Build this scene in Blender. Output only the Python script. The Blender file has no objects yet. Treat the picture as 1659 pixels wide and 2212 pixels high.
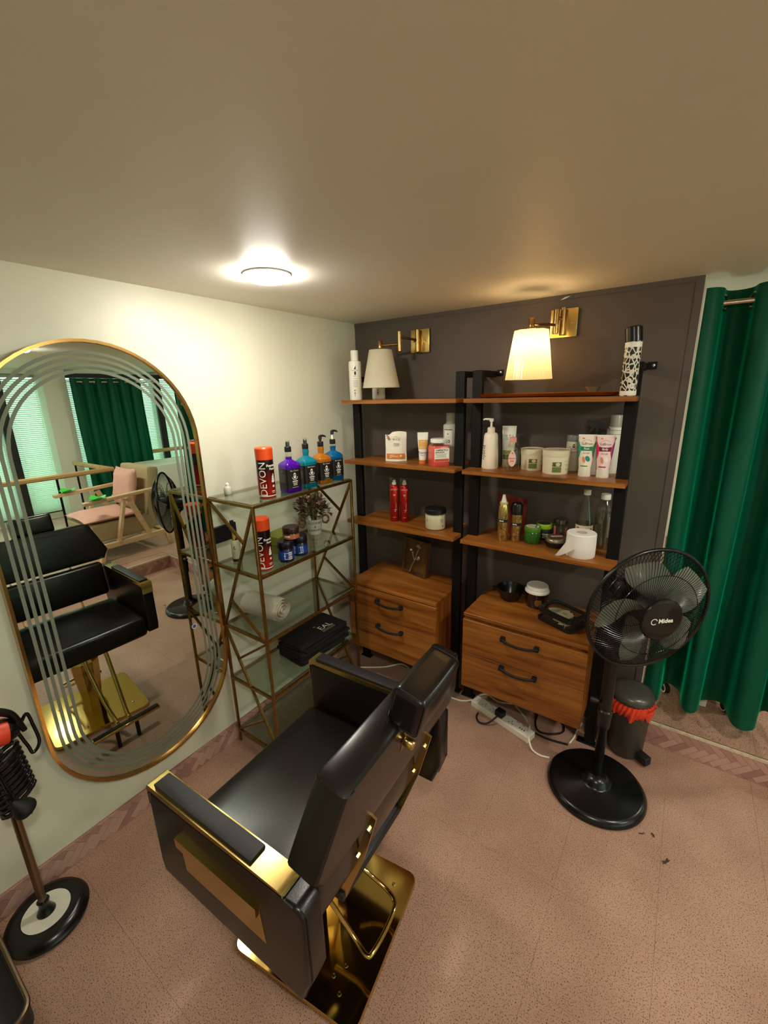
import bpy, bmesh, math, random
from mathutils import Vector, Matrix
random.seed(7)
PI = math.pi
SC = bpy.context.scene
COL = SC.collection

# ------------------------------------------------------------------ camera
CAM = Vector((1.6015, -2.0399, 1.6))
_a, _b, _c = math.radians(35.0805), math.radians(15.4989), math.radians(-1.4526)
_f = Vector((-math.sin(_a) * math.cos(_b), math.cos(_a) * math.cos(_b), -math.sin(_b)))
_r0 = Vector((math.cos(_a), math.sin(_a), 0)); _u0 = _r0.cross(_f)
_r = math.cos(_c) * _r0 + math.sin(_c) * _u0
_u = -math.sin(_c) * _r0 + math.cos(_c) * _u0
cam_data = bpy.data.cameras.new('camera')
cam_data.sensor_fit = 'HORIZONTAL'; cam_data.sensor_width = 36.0
cam_data.lens = 925.009 / 1659.0 * 36.0
cam_data.clip_start = 0.02
cam = bpy.data.objects.new('camera', cam_data); COL.objects.link(cam)
m3 = Matrix((_r, _u, -_f)).transposed().to_4x4(); m3.translation = CAM
cam.matrix_world = m3
SC.camera = cam

# ------------------------------------------------------------------ world, exposure
wd = bpy.data.worlds.new('daylight'); SC.world = wd; wd.use_nodes = True
wd.node_tree.nodes['Background'].inputs[0].default_value = (0.80, 0.91, 0.85, 1)
wd.node_tree.nodes['Background'].inputs[1].default_value = 3.2
SC.view_settings.view_transform = 'Standard'; SC.view_settings.look = 'None'
SC.view_settings.gamma = 1.0; SC.view_settings.use_curve_mapping = False
SC.view_settings.exposure = 0.95
LAMP_EMIT = 132.0        # strength of the white ceiling lamps' diffusers
LAMP_RGB = (1.0, 0.95, 0.85)
SC.cycles.use_denoising = True
SC.cycles.max_bounces = 12; SC.cycles.diffuse_bounces = 5; SC.cycles.glossy_bounces = 6
SC.cycles.transmission_bounces = 8; SC.cycles.transparent_max_bounces = 24
SC.cycles.sample_clamp_indirect = 6.0
SC.cycles.caustics_reflective = False; SC.cycles.caustics_refractive = False

CEIL = 1.976; STEP = 0.125
XW = 5.1          # window wall
XR = 2.46         # riser of the platform
DW = 1.592        # right end of the dark wall

# ------------------------------------------------------------------ materials
def lin(c):
    return tuple(((v / 255) / 12.92 if v / 255 <= 0.04045 else ((v / 255 + 0.055) / 1.055) ** 2.4) for v in c) + (1.0,)
MATS = {}
def M(name, rgb, rough=0.5, metal=0.0, var=0.0, vscale=20.0, bump=0.0, bscale=200.0, trans=0.0, ior=1.45,
      emit=None, estr=0.0, sheen=0.0, coat=0.0, spec=0.5, alpha=1.0, stretch=None, subs=0.0):
    if name in MATS: return MATS[name]
    m = bpy.data.materials.new(name); m.use_nodes = True
    nt = m.node_tree; b = nt.nodes['Principled BSDF']
    col = lin(rgb)
    b.inputs['Base Color'].default_value = col
    b.inputs['Roughness'].default_value = rough; b.inputs['Metallic'].default_value = metal
    b.inputs['Specular IOR Level'].default_value = spec
    b.inputs['Transmission Weight'].default_value = trans; b.inputs['IOR'].default_value = ior
    b.inputs['Coat Weight'].default_value = coat; b.inputs['Coat Roughness'].default_value = 0.12
    b.inputs['Alpha'].default_value = alpha
    if subs:
        b.inputs['Subsurface Weight'].default_value = subs; b.inputs['Subsurface Scale'].default_value = 0.01
    if sheen:
        b.inputs['Sheen Weight'].default_value = sheen; b.inputs['Sheen Roughness'].default_value = 0.35
        b.inputs['Sheen Tint'].default_value = col
    if emit:
        b.inputs['Emission Color'].default_value = emit + (1,); b.inputs['Emission Strength'].default_value = estr
    if var or bump:
        tc = nt.nodes.new('ShaderNodeTexCoord'); mp = nt.nodes.new('ShaderNodeMapping')
        nt.links.new(tc.outputs['Object'], mp.inputs['Vector'])
        if stretch: mp.inputs['Scale'].default_value = stretch
    if var:
        n = nt.nodes.new('ShaderNodeTexNoise'); n.inputs['Scale'].default_value = vscale; n.inputs['Detail'].default_value = 5
        r = nt.nodes.new('ShaderNodeValToRGB')
        r.color_ramp.elements[0].position = 0.3; r.color_ramp.elements[1].position = 0.7
        r.color_ramp.elements[0].color = tuple(v * (1 - var) for v in col[:3]) + (1,)
        r.color_ramp.elements[1].color = tuple(min(1, v * (1 + var)) for v in col[:3]) + (1,)
        nt.links.new(mp.outputs['Vector'], n.inputs['Vector']); nt.links.new(n.outputs['Fac'], r.inputs['Fac'])
        nt.links.new(r.outputs['Color'], b.inputs['Base Color'])
    if bump:
        n2 = nt.nodes.new('ShaderNodeTexNoise'); n2.inputs['Scale'].default_value = bscale; n2.inputs['Detail'].default_value = 3
        bp = nt.nodes.new('ShaderNodeBump'); bp.inputs['Strength'].default_value = bump; bp.inputs['Distance'].default_value = 0.002
        nt.links.new(mp.outputs['Vector'], n2.inputs['Vector']); nt.links.new(n2.outputs['Fac'], bp.inputs['Height'])
        nt.links.new(bp.outputs['Normal'], b.inputs['Normal'])
    MATS[name] = m
    return m

def thin_glass(name, tint, rough=0.02, base=0.04, grow=1.0):
    """thin clear sheet: tinted transparency plus a Fresnel reflection"""
    m = bpy.data.materials.new(name); m.use_nodes = True; nt = m.node_tree
    for n in list(nt.nodes): nt.nodes.remove(n)
    o = nt.nodes.new('ShaderNodeOutputMaterial'); t = nt.nodes.new('ShaderNodeBsdfTransparent')
    g = nt.nodes.new('ShaderNodeBsdfGlossy'); fr = nt.nodes.new('ShaderNodeFresnel'); mx = nt.nodes.new('ShaderNodeMixShader')
    ad = nt.nodes.new('ShaderNodeMath'); ad.operation = 'MULTIPLY_ADD'
    ad.inputs[1].default_value = grow; ad.inputs[2].default_value = base; ad.use_clamp = True
    fr.inputs['IOR'].default_value = 1.45
    t.inputs['Color'].default_value = lin(tint); g.inputs['Roughness'].default_value = rough
    g.inputs['Color'].default_value = (0.95, 0.95, 0.9, 1)
    # the far side of a sheet is left clear: light has already been reflected at the near side
    geo = nt.nodes.new('ShaderNodeNewGeometry'); inv = nt.nodes.new('ShaderNodeMath'); inv.operation = 'SUBTRACT'; inv.inputs[0].default_value = 1.0
    mul = nt.nodes.new('ShaderNodeMath'); mul.operation = 'MULTIPLY'
    nt.links.new(geo.outputs['Backfacing'], inv.inputs[1]); nt.links.new(inv.outputs[0], mul.inputs[1])
    nt.links.new(fr.outputs[0], ad.inputs[0]); nt.links.new(ad.outputs[0], mul.inputs[0]); nt.links.new(mul.outputs[0], mx.inputs[0])
    nt.links.new(t.outputs[0], mx.inputs[1]); nt.links.new(g.outputs[0], mx.inputs[2]); nt.links.new(mx.outputs[0], o.inputs[0])
    MATS[name] = m
    return m

def floor_material():
    m = bpy.data.materials.new('speckled_tile'); m.use_nodes = True; nt = m.node_tree; b = nt.nodes['Principled BSDF']
    g = nt.nodes.new('ShaderNodeNewGeometry')
    def noise(s, d):
        n = nt.nodes.new('ShaderNodeTexNoise'); n.inputs['Scale'].default_value = s; n.inputs['Detail'].default_value = d
        nt.links.new(g.outputs['Position'], n.inputs['Vector']); return n
    def ramp(src, stops):
        r = nt.nodes.new('ShaderNodeValToRGB'); e = r.color_ramp.elements
        e[0].position, e[0].color = stops[0][0], lin(stops[0][1]); e[1].position, e[1].color = stops[1][0], lin(stops[1][1])
        for p, c in stops[2:]:
            k = e.new(p); k.color = lin(c)
        nt.links.new(src.outputs['Fac'], r.inputs['Fac']); return r
    patch = ramp(noise(3.0, 4), [(0.32, (168, 130, 110)), (0.68, (188, 151, 130))])
    speck = ramp(noise(300, 1), [(0.34, (120, 92, 78)), (0.42, (246, 244, 242)), (0.60, (255, 255, 255)), (0.70, (255, 246, 236))])
    mx = nt.nodes.new('ShaderNodeMix'); mx.data_type = 'RGBA'; mx.blend_type = 'MULTIPLY'; mx.inputs[0].default_value = 0.9
    nt.links.new(patch.outputs[0], mx.inputs[6]); nt.links.new(speck.outputs[0], mx.inputs[7])
    nt.links.new(mx.outputs[2], b.inputs['Base Color'])
    b.inputs['Roughness'].default_value = 0.5; b.inputs['Specular IOR Level'].default_value = 0.3
    MATS['tile'] = m
    return m

def wall_material():
    m = bpy.data.materials.new('white_paint'); m.use_nodes = True; nt = m.node_tree; b = nt.nodes['Principled BSDF']
    g = nt.nodes.new('ShaderNodeNewGeometry')
    n = nt.nodes.new('ShaderNodeTexNoise'); n.inputs['Scale'].default_value = 2.6; n.inputs['Detail'].default_value = 6
    r = nt.nodes.new('ShaderNodeValToRGB')
    r.color_ramp.elements[0].position = 0.30; r.color_ramp.elements[0].color = lin((217, 215, 194))
    r.color_ramp.elements[1].position = 0.5; r.color_ramp.elements[1].color = lin((226, 223, 201))
    nt.links.new(g.outputs['Position'], n.inputs['Vector']); nt.links.new(n.outputs['Fac'], r.inputs['Fac'])
    nt.links.new(r.outputs[0], b.inputs['Base Color'])
    b.inputs['Roughness'].default_value = 0.42
    n2 = nt.nodes.new('ShaderNodeTexNoise'); n2.inputs['Scale'].default_value = 60
    bp = nt.nodes.new('ShaderNodeBump'); bp.inputs['Strength'].default_value = 0.08; bp.inputs['Distance'].default_value = 0.003
    nt.links.new(g.outputs['Position'], n2.inputs['Vector']); nt.links.new(n2.outputs['Fac'], bp.inputs['Height'])
    nt.links.new(bp.outputs['Normal'], b.inputs['Normal'])
    MATS['wall'] = m
    return m

def wood_material(name, dark, mid, light, axis='X', rough=0.36):
    m = bpy.data.materials.new(name); m.use_nodes = True; nt = m.node_tree; b = nt.nodes['Principled BSDF']
    g = nt.nodes.new('ShaderNodeNewGeometry'); mp = nt.nodes.new('ShaderNodeMapping')
    sc = {'X': (1.6, 14, 22), 'Z': (22, 22, 1.6), 'Y': (22, 1.6, 22)}[axis]
    mp.inputs['Scale'].default_value = sc
    nt.links.new(g.outputs['Position'], mp.inputs['Vector'])
    n = nt.nodes.new('ShaderNodeTexNoise'); n.inputs['Scale'].default_value = 1.1; n.inputs['Detail'].default_value = 7
    n.inputs['Roughness'].default_value = 0.62; n.inputs['Distortion'].default_value = 0.5
    nt.links.new(mp.outputs['Vector'], n.inputs['Vector'])
    r = nt.nodes.new('ShaderNodeValToRGB'); e = r.color_ramp.elements
    e[0].position, e[0].color = 0.30, lin(dark); e[1].position, e[1].color = 0.66, lin(light)
    k = e.new(0.43); k.color = lin(mid)
    nt.links.new(n.outputs['Fac'], r.inputs['Fac']); nt.links.new(r.outputs[0], b.inputs['Base Color'])
    b.inputs['Roughness'].default_value = rough
    MATS[name] = m
    return m

TILE = floor_material(); WALL = wall_material()
WOOD = wood_material('brown_wood', (66, 32, 8), (134, 75, 22), (174, 110, 46))
WOODV = wood_material('brown_wood_side', (72, 34, 8), (130, 68, 20), (164, 96, 38), 'Z')
PALEWOOD = wood_material('pale_wood', (190, 152, 108), (206, 170, 126), (218, 186, 146), 'Y', 0.5)
RAILWOOD = wood_material('rail_wood', (150, 112, 66), (178, 140, 88), (198, 162, 108), 'Y', 0.45)
FRAMEWOOD = wood_material('walnut', (48, 30, 14), (82, 54, 26), (112, 76, 38), 'Z', 0.45)
DARKW = M('dark_paint', (88, 77, 70), 0.55, var=0.05, vscale=4, bump=0.05, bscale=80)
CEILM = M('ceiling_paint', (242, 236, 222), 0.5, var=0.03, vscale=2)
STEEL = M('black_steel', (15, 13, 11), 0.55, bump=0.03, spec=0.25)
BRASS = M('aged_brass', (150, 118, 62), 0.34, 1.0, var=0.25, vscale=60)
GOLD = M('polished_gold', (208, 180, 108), 0.09, 1.0)
GOLDS = M('satin_gold', (212, 184, 112), 0.22, 1.0, var=0.06, vscale=30)
MIRROR_GOLD = M('mirror_frame_brass', (196, 150, 84), 0.25, 1.0)
LEATHER = M('black_leather', (19, 15, 14), 0.27, var=0.2, vscale=14, bump=0.05, bscale=300, spec=0.5)
LEATHER2 = M('black_leather_matte', (24, 18, 17), 0.30, bump=0.10, bscale=420)
THREAD = M('black_thread', (14, 12, 12), 0.7)
PADM = M('dark_armpad', (22, 20, 23), 0.5, bump=0.03)
BLACKP = M('black_plastic', (16, 15, 15), 0.25)
BLACKM = M('black_matte_plastic', (22, 20, 20), 0.5)
CHROME = M('chrome', (205, 200, 190), 0.12, 1.0)
WHITEP = M('white_plastic', (247, 243, 230), 0.35)
OFFW = M('off_white_plastic', (238, 233, 216), 0.4)
PALEGREY = M('pale_grey_plastic', (178, 176, 160), 0.3)
INK = M('black_ink', (22, 20, 20), 0.6)
GREYINK = M('grey_ink', (120, 112, 102), 0.6)
WHITEINK = M('white_ink', (238, 234, 222), 0.5)
ORANGE = M('orange_plastic', (238, 78, 24), 0.35)
ORANGEP = M('orange_print', (222, 128, 48), 0.4)
CLEAR = thin_glass('clear_plastic', (248, 249, 245), 0.03, 0.045, 1.0)
SHELFGLASS = thin_glass('smoked_glass', (222, 227, 220), 0.01, 0.10, 1.2)
PANE = thin_glass('window_pane', (225, 240, 232), 0.01, 0.02, 1.0)

# ------------------------------------------------------------------ geometry helpers
def BM(): return bmesh.new()
def box(bm, x0, x1, y0, y1, z0, z1, bev=0.0, seg=2, M4=None):
    t = bmesh.new(); bmesh.ops.create_cube(t, size=1.0)
    bmesh.ops.scale(t, vec=(x1 - x0, y1 - y0, z1 - z0), verts=t.verts)
    bmesh.ops.translate(t, vec=((x0 + x1) / 2, (y0 + y1) / 2, (z0 + z1) / 2), verts=t.verts)
    if bev: bmesh.ops.bevel(t, geom=list(t.edges), offset=bev, segments=seg, profile=0.7, affect='EDGES')
    merge(bm, t, M4); return bm
def merge(bm, t, M4=None):
    mp = {}
    for v in t.verts:
        mp[v] = bm.verts.new((M4 @ v.co) if M4 else v.co)
    for f in t.faces:
        try: bm.faces.new([mp[v] for v in f.verts])
        except ValueError: pass
    t.free()
def lathe(bm, prof, seg=32, M4=None, cap=True):
    rings = []
    for r, z in prof:
        if r < 1e-6:
            v = Vector((0, 0, z)); rings.append([bm.verts.new(M4 @ v if M4 else v)])
        else:
            rg = []
            for i in range(seg):
                a = 2 * PI * i / seg; v = Vector((r * math.cos(a), r * math.sin(a), z))
                rg.append(bm.verts.new(M4 @ v if M4 else v))
            rings.append(rg)
    for A, B in zip(rings, rings[1:]):
        for i in range(seg):
            j = (i + 1) % seg
            if len(A) == 1 and len(B) == 1: continue
            if len(A) == 1: bm.faces.new((A[0], B[j], B[i]))
            elif len(B) == 1: bm.faces.new((A[i], A[j], B[0]))
            else: bm.faces.new((A[i], A[j], B[j], B[i]))
    if cap:
        if len(rings[0]) > 1: bm.faces.new(rings[0][::-1])
        if len(rings[-1]) > 1: bm.faces.new(rings[-1])
    return bm
def loft(bm, rings, cap=True):
    R = [[bm.verts.new(p) for p in rg] for rg in rings]
    n = len(R[0])
    for A, B in zip(R, R[1:]):
        for i in range(n):
            j = (i + 1) % n; bm.faces.new((A[i], A[j], B[j], B[i]))
    if cap: bm.faces.new(R[0][::-1]); bm.faces.new(R[-1])
    return bm
def rrect(hx, hy, rad, n=4, cx=0, cy=0):
    pts = []
    for sx, sy, a0 in ((1, 1, 0), (-1, 1, 90), (-1, -1, 180), (1, -1, 270)):
        for k in range(n + 1):
            a = math.radians(a0 + 90 * k / n)
            pts.append((cx + sx * (hx - rad) + rad * math.cos(a), cy + sy * (hy - rad) + rad * math.sin(a)))
    return pts
def tube(bm, pts, rad, seg=8, closed=False, cap=True, flat=None):
    P = [Vector(p) for p in pts]; n = len(P)
    T = []
    for i in range(n):
        a = P[(i - 1) % n] if (closed or i > 0) else P[i]; b = P[(i + 1) % n] if (closed or i < n - 1) else P[i]
        T.append((b - a).normalized())
    up = Vector((0, 0, 1)) if abs(T[0].z) < 0.9 else Vector((1, 0, 0))
    N = (up - T[0] * up.dot(T[0])).normalized(); rings = []
    for i in range(n):
        N = (N - T[i] * N.dot(T[i])).normalized(); B = T[i].cross(N)
        rr = rad[i] if isinstance(rad, (list, tuple)) else rad
        rings.append([bm.verts.new(P[i] + rr * (math.cos(2 * PI * k / seg) * N + math.sin(2 * PI * k / seg) * B)) for k in range(seg)])
    pairs = list(zip(rings, rings[1:])) + ([(rings[-1], rings[0])] if closed else [])
    for A, B in pairs:
        for k in range(seg):
            j = (k + 1) % seg; bm.faces.new((A[k], A[j], B[j], B[k]))
    if cap and not closed: bm.faces.new(rings[0][::-1]); bm.faces.new(rings[-1])
    return bm
def spline(pts, n=6, closed=False):
    P = [Vector(p) for p in pts]; out = []; L = len(P)
    for i in range(L if closed else L - 1):
        g = lambda k: P[k % L] if closed else P[max(0, min(L - 1, k))]
        p0, p1, p2, p3 = g(i - 1), g(i), g(i + 1), g(i + 2)
        for k in range(n):
            t = k / n
            out.append(0.5 * ((2 * p1) + (p2 - p0) * t + (2 * p0 - 5 * p1 + 4 * p2 - p3) * t * t + (3 * p1 - p0 - 3 * p2 + p3) * t ** 3))
    if not closed: out.append(P[-1])
    return out
def bar(bm, a, b, w, h, bev=0.0, upv=(0, 0, 1)):
    a, b = Vector(a), Vector(b); d = (b - a); L = d.length; d.normalize()
    up = Vector(upv)
    if abs(d.dot(up)) > 0.95: up = Vector((1, 0, 0))
    s = d.cross(up).normalized(); u = s.cross(d)
    M4 = Matrix((d, s, u)).transposed().to_4x4(); M4.translation = (a + b) / 2
    return box(bm, -L / 2, L / 2, -w / 2, w / 2, -h / 2, h / 2, bev, 1, M4)
def prism(bm, poly, d0, d1, axis='y'):
    """poly of 2D points extruded along an axis; (u,v) are the other two axes in order"""
    def mk(p, d):
        return {'x': (d, p[0], p[1]), 'y': (p[0], d, p[1]), 'z': (p[0], p[1], d)}[axis]
    A = [bm.verts.new(mk(p, d0)) for p in poly]; B = [bm.verts.new(mk(p, d1)) for p in poly]
    n = len(poly)
    for i in range(n):
        j = (i + 1) % n; bm.faces.new((A[i], A[j], B[j], B[i]))
    bm.faces.new(A[::-1]); bm.faces.new(B)
    return bm
def grid(bm, fn, nu, nv, closed_u=False):
    V = [[bm.verts.new(fn(i / nu, j / nv)) for i in range(nu + (0 if closed_u else 1))] for j in range(nv + 1)]
    w = len(V[0])
    for j in range(nv):
        for i in range(w if closed_u else w - 1):
            k = (i + 1) % w; bm.faces.new((V[j][i], V[j][k], V[j + 1][k], V[j + 1][i]))
    return bm
def O(name, bm, mat, parent=None, ang=38, loc=None, rot=None):
    bmesh.ops.recalc_face_normals(bm, faces=bm.faces)
    me = bpy.data.meshes.new(name); bm.to_mesh(me); bm.free()
    me.materials.append(mat)
    if ang:
        me.shade_smooth(); me.set_sharp_from_angle(angle=math.radians(ang))
    o = bpy.data.objects.new(name, me); COL.objects.link(o)
    if parent: o.parent = parent
    if loc: o.location = loc
    if rot: o.rotation_euler = rot
    return o
def tag(o, label, cat, group=None, kind=None):
    o['label'] = label; o['category'] = cat
    if group: o['group'] = group
    if kind: o['kind'] = kind
    return o
def thing(name, label, cat, loc=(0, 0, 0), rotz=0.0, group=None):
    o = bpy.data.objects.new(name, None); COL.objects.link(o); o.empty_display_size = 0.05
    o.location = loc; o.rotation_euler = (0, 0, rotz)
    return tag(o, label, cat, group)
def struct(name, bm, mat, label=None, cat=None, ang=38):
    o = O(name, bm, mat, None, ang); o['kind'] = 'structure'
    if label: o['label'] = label
    if cat: o['category'] = cat
    return o
def share(o, parent, loc, rotz=0):
    c = o.copy(); COL.objects.link(c); c.parent = parent; c.location = loc; c.rotation_euler = (0, 0, rotz); return c
def copy_tree(o, parent=None):
    c = o.copy(); COL.objects.link(c); c.parent = parent
    for ch in list(o.children): copy_tree(ch, c)
    return c
def facing(x, y): return math.atan2(CAM.y - y, CAM.x - x) + PI / 2

_tcache = {}
def text_geo(s, size, bold=0.0, space=1.0):
    key = (s, size, bold, space)
    if key in _tcache: return _tcache[key]
    cu = bpy.data.curves.new('t', 'FONT'); cu.body = s; cu.size = size; cu.align_x = 'CENTER'; cu.align_y = 'CENTER'
    cu.resolution_u = 2; cu.offset = bold; cu.space_character = space
    ob = bpy.data.objects.new('t', cu); COL.objects.link(ob)
    dg = bpy.context.evaluated_depsgraph_get(); me = ob.evaluated_get(dg).to_mesh()
    g = ([tuple(v.co[:2]) for v in me.vertices], [tuple(p.vertices) for p in me.polygons])
    ob.evaluated_get(dg).to_mesh_clear(); bpy.data.objects.remove(ob); bpy.data.curves.remove(cu)
    _tcache[key] = g
    return g
def put2d(bm, geo, fn, maxlen=0.0045):
    t = bmesh.new(); V = [t.verts.new((u, v, 0)) for u, v in geo[0]]
    for f in geo[1]:
        try: t.faces.new([V[i] for i in f])
        except ValueError: pass
    bmesh.ops.triangulate(t, faces=t.faces[:])
    for _ in range(4):      # so that print follows a curved surface
        E = [e for e in t.edges if e.calc_length() > maxlen]
        if not E or len(t.faces) > 3000: break
        bmesh.ops.subdivide_edges(t, edges=E, cuts=1); bmesh.ops.triangulate(t, faces=[f for f in t.faces if len(f.verts) > 3])
    for v in t.verts: v.co = Vector(fn(v.co.x, v.co.y))
    merge(bm, t)
def on_cyl(r, zc, a0=-PI / 2, rot=False, uc=0.0):
    """map (u,v) onto a cylinder of radius r; rot turns text to read upwards"""
    def fn(u, v):
        if rot: u, v = -v, u
        a = a0 + (u + uc) / r
        return (r * math.cos(a), r * math.sin(a), zc + v)
    return fn
def on_front(y, zc, xc=0.0, rot=False):
    def fn(u, v):
        if rot: u, v = -v, u
        return (xc + u, y, zc + v)
    return fn
def letter(parent, s, size, fn, mat, bold=0.0, space=1.0, name='lettering'):
    bm = BM(); put2d(bm, text_geo(s, size, bold, space), fn)
    return O(name, bm, mat, parent, 0)
def cyl_patch(parent, r, w, z0, z1, mat, a0=-PI / 2, uc=0.0, name='label', r1=None):
    bm = BM(); n = max(2, int(w / r / 0.12))
    rr = lambda v: r + ((r1 if r1 else r) - r) * v
    grid(bm, lambda u, v: (rr(v) * math.cos(a0 + (uc + (u - .5) * w) / r), rr(v) * math.sin(a0 + (uc + (u - .5) * w) / r), z0 + (z1 - z0) * v), n, 1)
    return O(name, bm, mat, parent)
def shape_geo(poly): return (poly, [tuple(range(len(poly)))])
def ellipse(cx, cy, rx, ry, n=20, rot=0.0):
    return [(cx + rx * math.cos(2 * PI * k / n) * math.cos(rot) - ry * math.sin(2 * PI * k / n) * math.sin(rot),
             cy + rx * math.cos(2 * PI * k / n) * math.sin(rot) + ry * math.sin(2 * PI * k / n) * math.cos(rot)) for k in range(n)]
def rect(cx, cy, w, h): return [(cx - w / 2, cy - h / 2), (cx + w / 2, cy - h / 2), (cx + w / 2, cy + h / 2), (cx - w / 2, cy + h / 2)]
def printed(parent, polys, fn, mat, name='print'):
    bm = BM()
    for p in polys: put2d(bm, shape_geo(p), fn)
    return O(name, bm, mat, parent, 0)
def curl(cx, cy, r, turns, w, flip=1, n=26):
    """spiral scroll drawn as a thin ribbon (list of quads)"""
    pts = []
    for k in range(n):
        t = k / (n - 1); rr = r * (1 - 0.85 * t); a = flip * (turns * 2 * PI * t) + PI / 2
        pts.append((cx + rr * math.cos(a), cy + rr * math.sin(a)))
    return ribbon(pts, w)
def ribbon(pts, w):
    out = []
    for (x0, y0), (x1, y1) in zip(pts, pts[1:]):
        d = math.hypot(x1 - x0, y1 - y0) or 1; nx, ny = -(y1 - y0) / d * w / 2, (x1 - x0) / d * w / 2
        out.append([(x0 - nx, y0 - ny), (x1 - nx, y1 - ny), (x1 + nx, y1 + ny), (x0 + nx, y0 + ny)])
    return out

# ================================================================== STRUCTURE
Y0, Y1 = -4.0, 3.0
bm = box(BM(), -0.1, XR, Y0, 0.0, -0.06, -0.003); floor = struct('floor', bm, TILE, 'speckled pink beige vinyl tile floor of the salon', 'floor')
PITCH = 0.289
def lay_tiles(parent, x0, x1, y0, y1, z, skip=None):
    cache = {}
    i0 = math.floor((x0 - 1.44) / PITCH); i1 = math.ceil((x1 - 1.44) / PITCH)
    j0 = math.floor((y0 + 0.885) / PITCH); j1 = math.ceil((y1 + 0.885) / PITCH)
    for i in range(i0, i1):
        for j in range(j0, j1):
            a0, a1 = max(x0, 1.44 + i * PITCH), min(x1, 1.44 + (i + 1) * PITCH)
            b0, b1 = max(y0, -0.885 + j * PITCH), min(y1, -0.885 + (j + 1) * PITCH)
            if a1 - a0 < 0.02 or b1 - b0 < 0.02: continue
            if skip and skip((a0 + a1) / 2, (b0 + b1) / 2): continue
            k = (round(a1 - a0, 4), round(b1 - b0, 4))
            if k not in cache:
                t = BM(); box(t, 0.0003, k[0] - 0.0003, 0.0003, k[1] - 0.0003, -0.003, 0.0)
                cache[k] = O('floor_tile', t, TILE, parent, 0, (a0, b0, z))
            else:
                share(cache[k], parent, (a0, b0, z))
lay_tiles(floor, 0.0, XR, -2.62, 0.0, 0.0)
bm = box(BM(), -0.1, XR, Y0, -2.62, -0.003, 0.0); O('floor_run', bm, TILE, floor, 0)

bm = BM()
box(bm, XR, XW, Y0, Y1, 0.0, STEP - 0.003); box(bm, 1.45, XR, -0.012, Y1, 0.0, STEP - 0.003)
plat = struct('floor', bm, TILE, 'raised platform floor one step up behind the curtain', 'floor')
lay_tiles(plat, 1.60, 3.55, -1.3, 1.1, STEP, lambda x, y: (x < XR and y < -0.012) or (x < XR + 0.02 and y < 0))
bm = BM(); box(bm, 3.55, XW, Y0, Y1, STEP - 0.003, STEP); box(bm, 1.6, 3.55, 1.1, Y1, STEP - 0.003, STEP)
box(bm, XR, 3.55, Y0, -1.3, STEP - 0.003, STEP); O('floor_run', bm, TILE, plat, 0)

wl = struct('wall_left', box(BM(), -0.1, 0.0, Y0, 0.0, -0.06, CEIL + 0.05), WALL, 'white painted plaster wall behind the arched mirror', 'wall')
wb = struct('wall_back', box(BM(), -0.1, DW, 0.004, 0.11, -0.06, CEIL + 0.05), M('plaster_edge', (224, 214, 194), 0.6, var=.05, vscale=40), 'dark painted partition wall behind the wooden shelving units', 'wall')
O('paint_panel', box(BM(), 0.0, DW - 0.004, 0.0, 0.004, 0.0, CEIL), DARKW, wb, 0)
struct('trim_1', box(BM(), DW - 0.03, DW - 0.006, -0.003, 0.0, 0.0, CEIL - 0.018), DARKW, 'dark painted edge strip at the end of the partition', 'trim')
struct('trim_2', box(BM(), 0.0, DW - 0.006, -0.003, 0.0, CEIL - 0.018, CEIL), DARKW, 'dark painted strip along the top of the partition', 'trim')
chip = BM(); put2d(chip, shape_geo([(1.098, 1.957), (1.118, 1.966), (1.138, 1.968), (1.148, 1.972), (1.125, 1.962), (1.112, 1.958)]), lambda u, v: (u, -0.0035, v))
O('paint_chip', chip, WALL, wb, 0)
struct('ceiling', box(BM(), -0.1, XW + 0.2, Y0 - 0.1, Y1 + 0.1, CEIL, CEIL + 0.08), CEILM, 'plain off white painted low ceiling', 'ceiling')
struct('wall_front', box(BM(), -0.1, XW + 0.2, Y0 - 0.1, Y0, -0.06, CEIL), WALL, 'white painted wall behind the photographer', 'wall')
struct('wall_far', box(BM(), 1.0, XW + 0.2, Y1, Y1 + 0.1, 0, CEIL), WALL, 'white wall at the far end of the platform', 'wall')
struct('wall_inner', box(BM(), 1.2, 1.3, 0.11, Y1, 0, CEIL), WALL, 'white inner wall behind the dark partition', 'wall')

# window wall at x = XW : sill, head, jambs and panes, blinds hang in front
WF = M('window_frame_black', (30, 32, 30), 0.5)
bm = BM(); box(bm, XW, XW + 0.12, Y0, Y1, 0, 0.20); box(bm, XW, XW + 0.12, Y0, Y1, 1.93, CEIL)
struct('wall_right', bm, WALL, 'white sill and head wall around the windows', 'wall')
MULL = [Y0, -2.6, -1.35, -0.36, 0.28, 1.5, 2.4, Y1]
for k in range(len(MULL) - 1):
    a, b = MULL[k], MULL[k + 1]; t = 0.045
    bm = BM(); box(bm, XW - 0.10, XW + 0.06, a - t, a + t, 0.2, 1.93); box(bm, XW, XW + 0.05, a, b, 0.2, 0.24); box(bm, XW, XW + 0.05, a, b, 1.89, 1.93)
    w = struct('window_%d%s' % (k + 1, '_offscreen' if b < -1 or a > 2.3 else ''), bm, WF, 'tall black framed window behind the blinds', 'window', 0)
    O('pane', box(BM(), XW + 0.02, XW + 0.026, a + t, b - t, 0.24, 1.89), PANE, w, 0)

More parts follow.
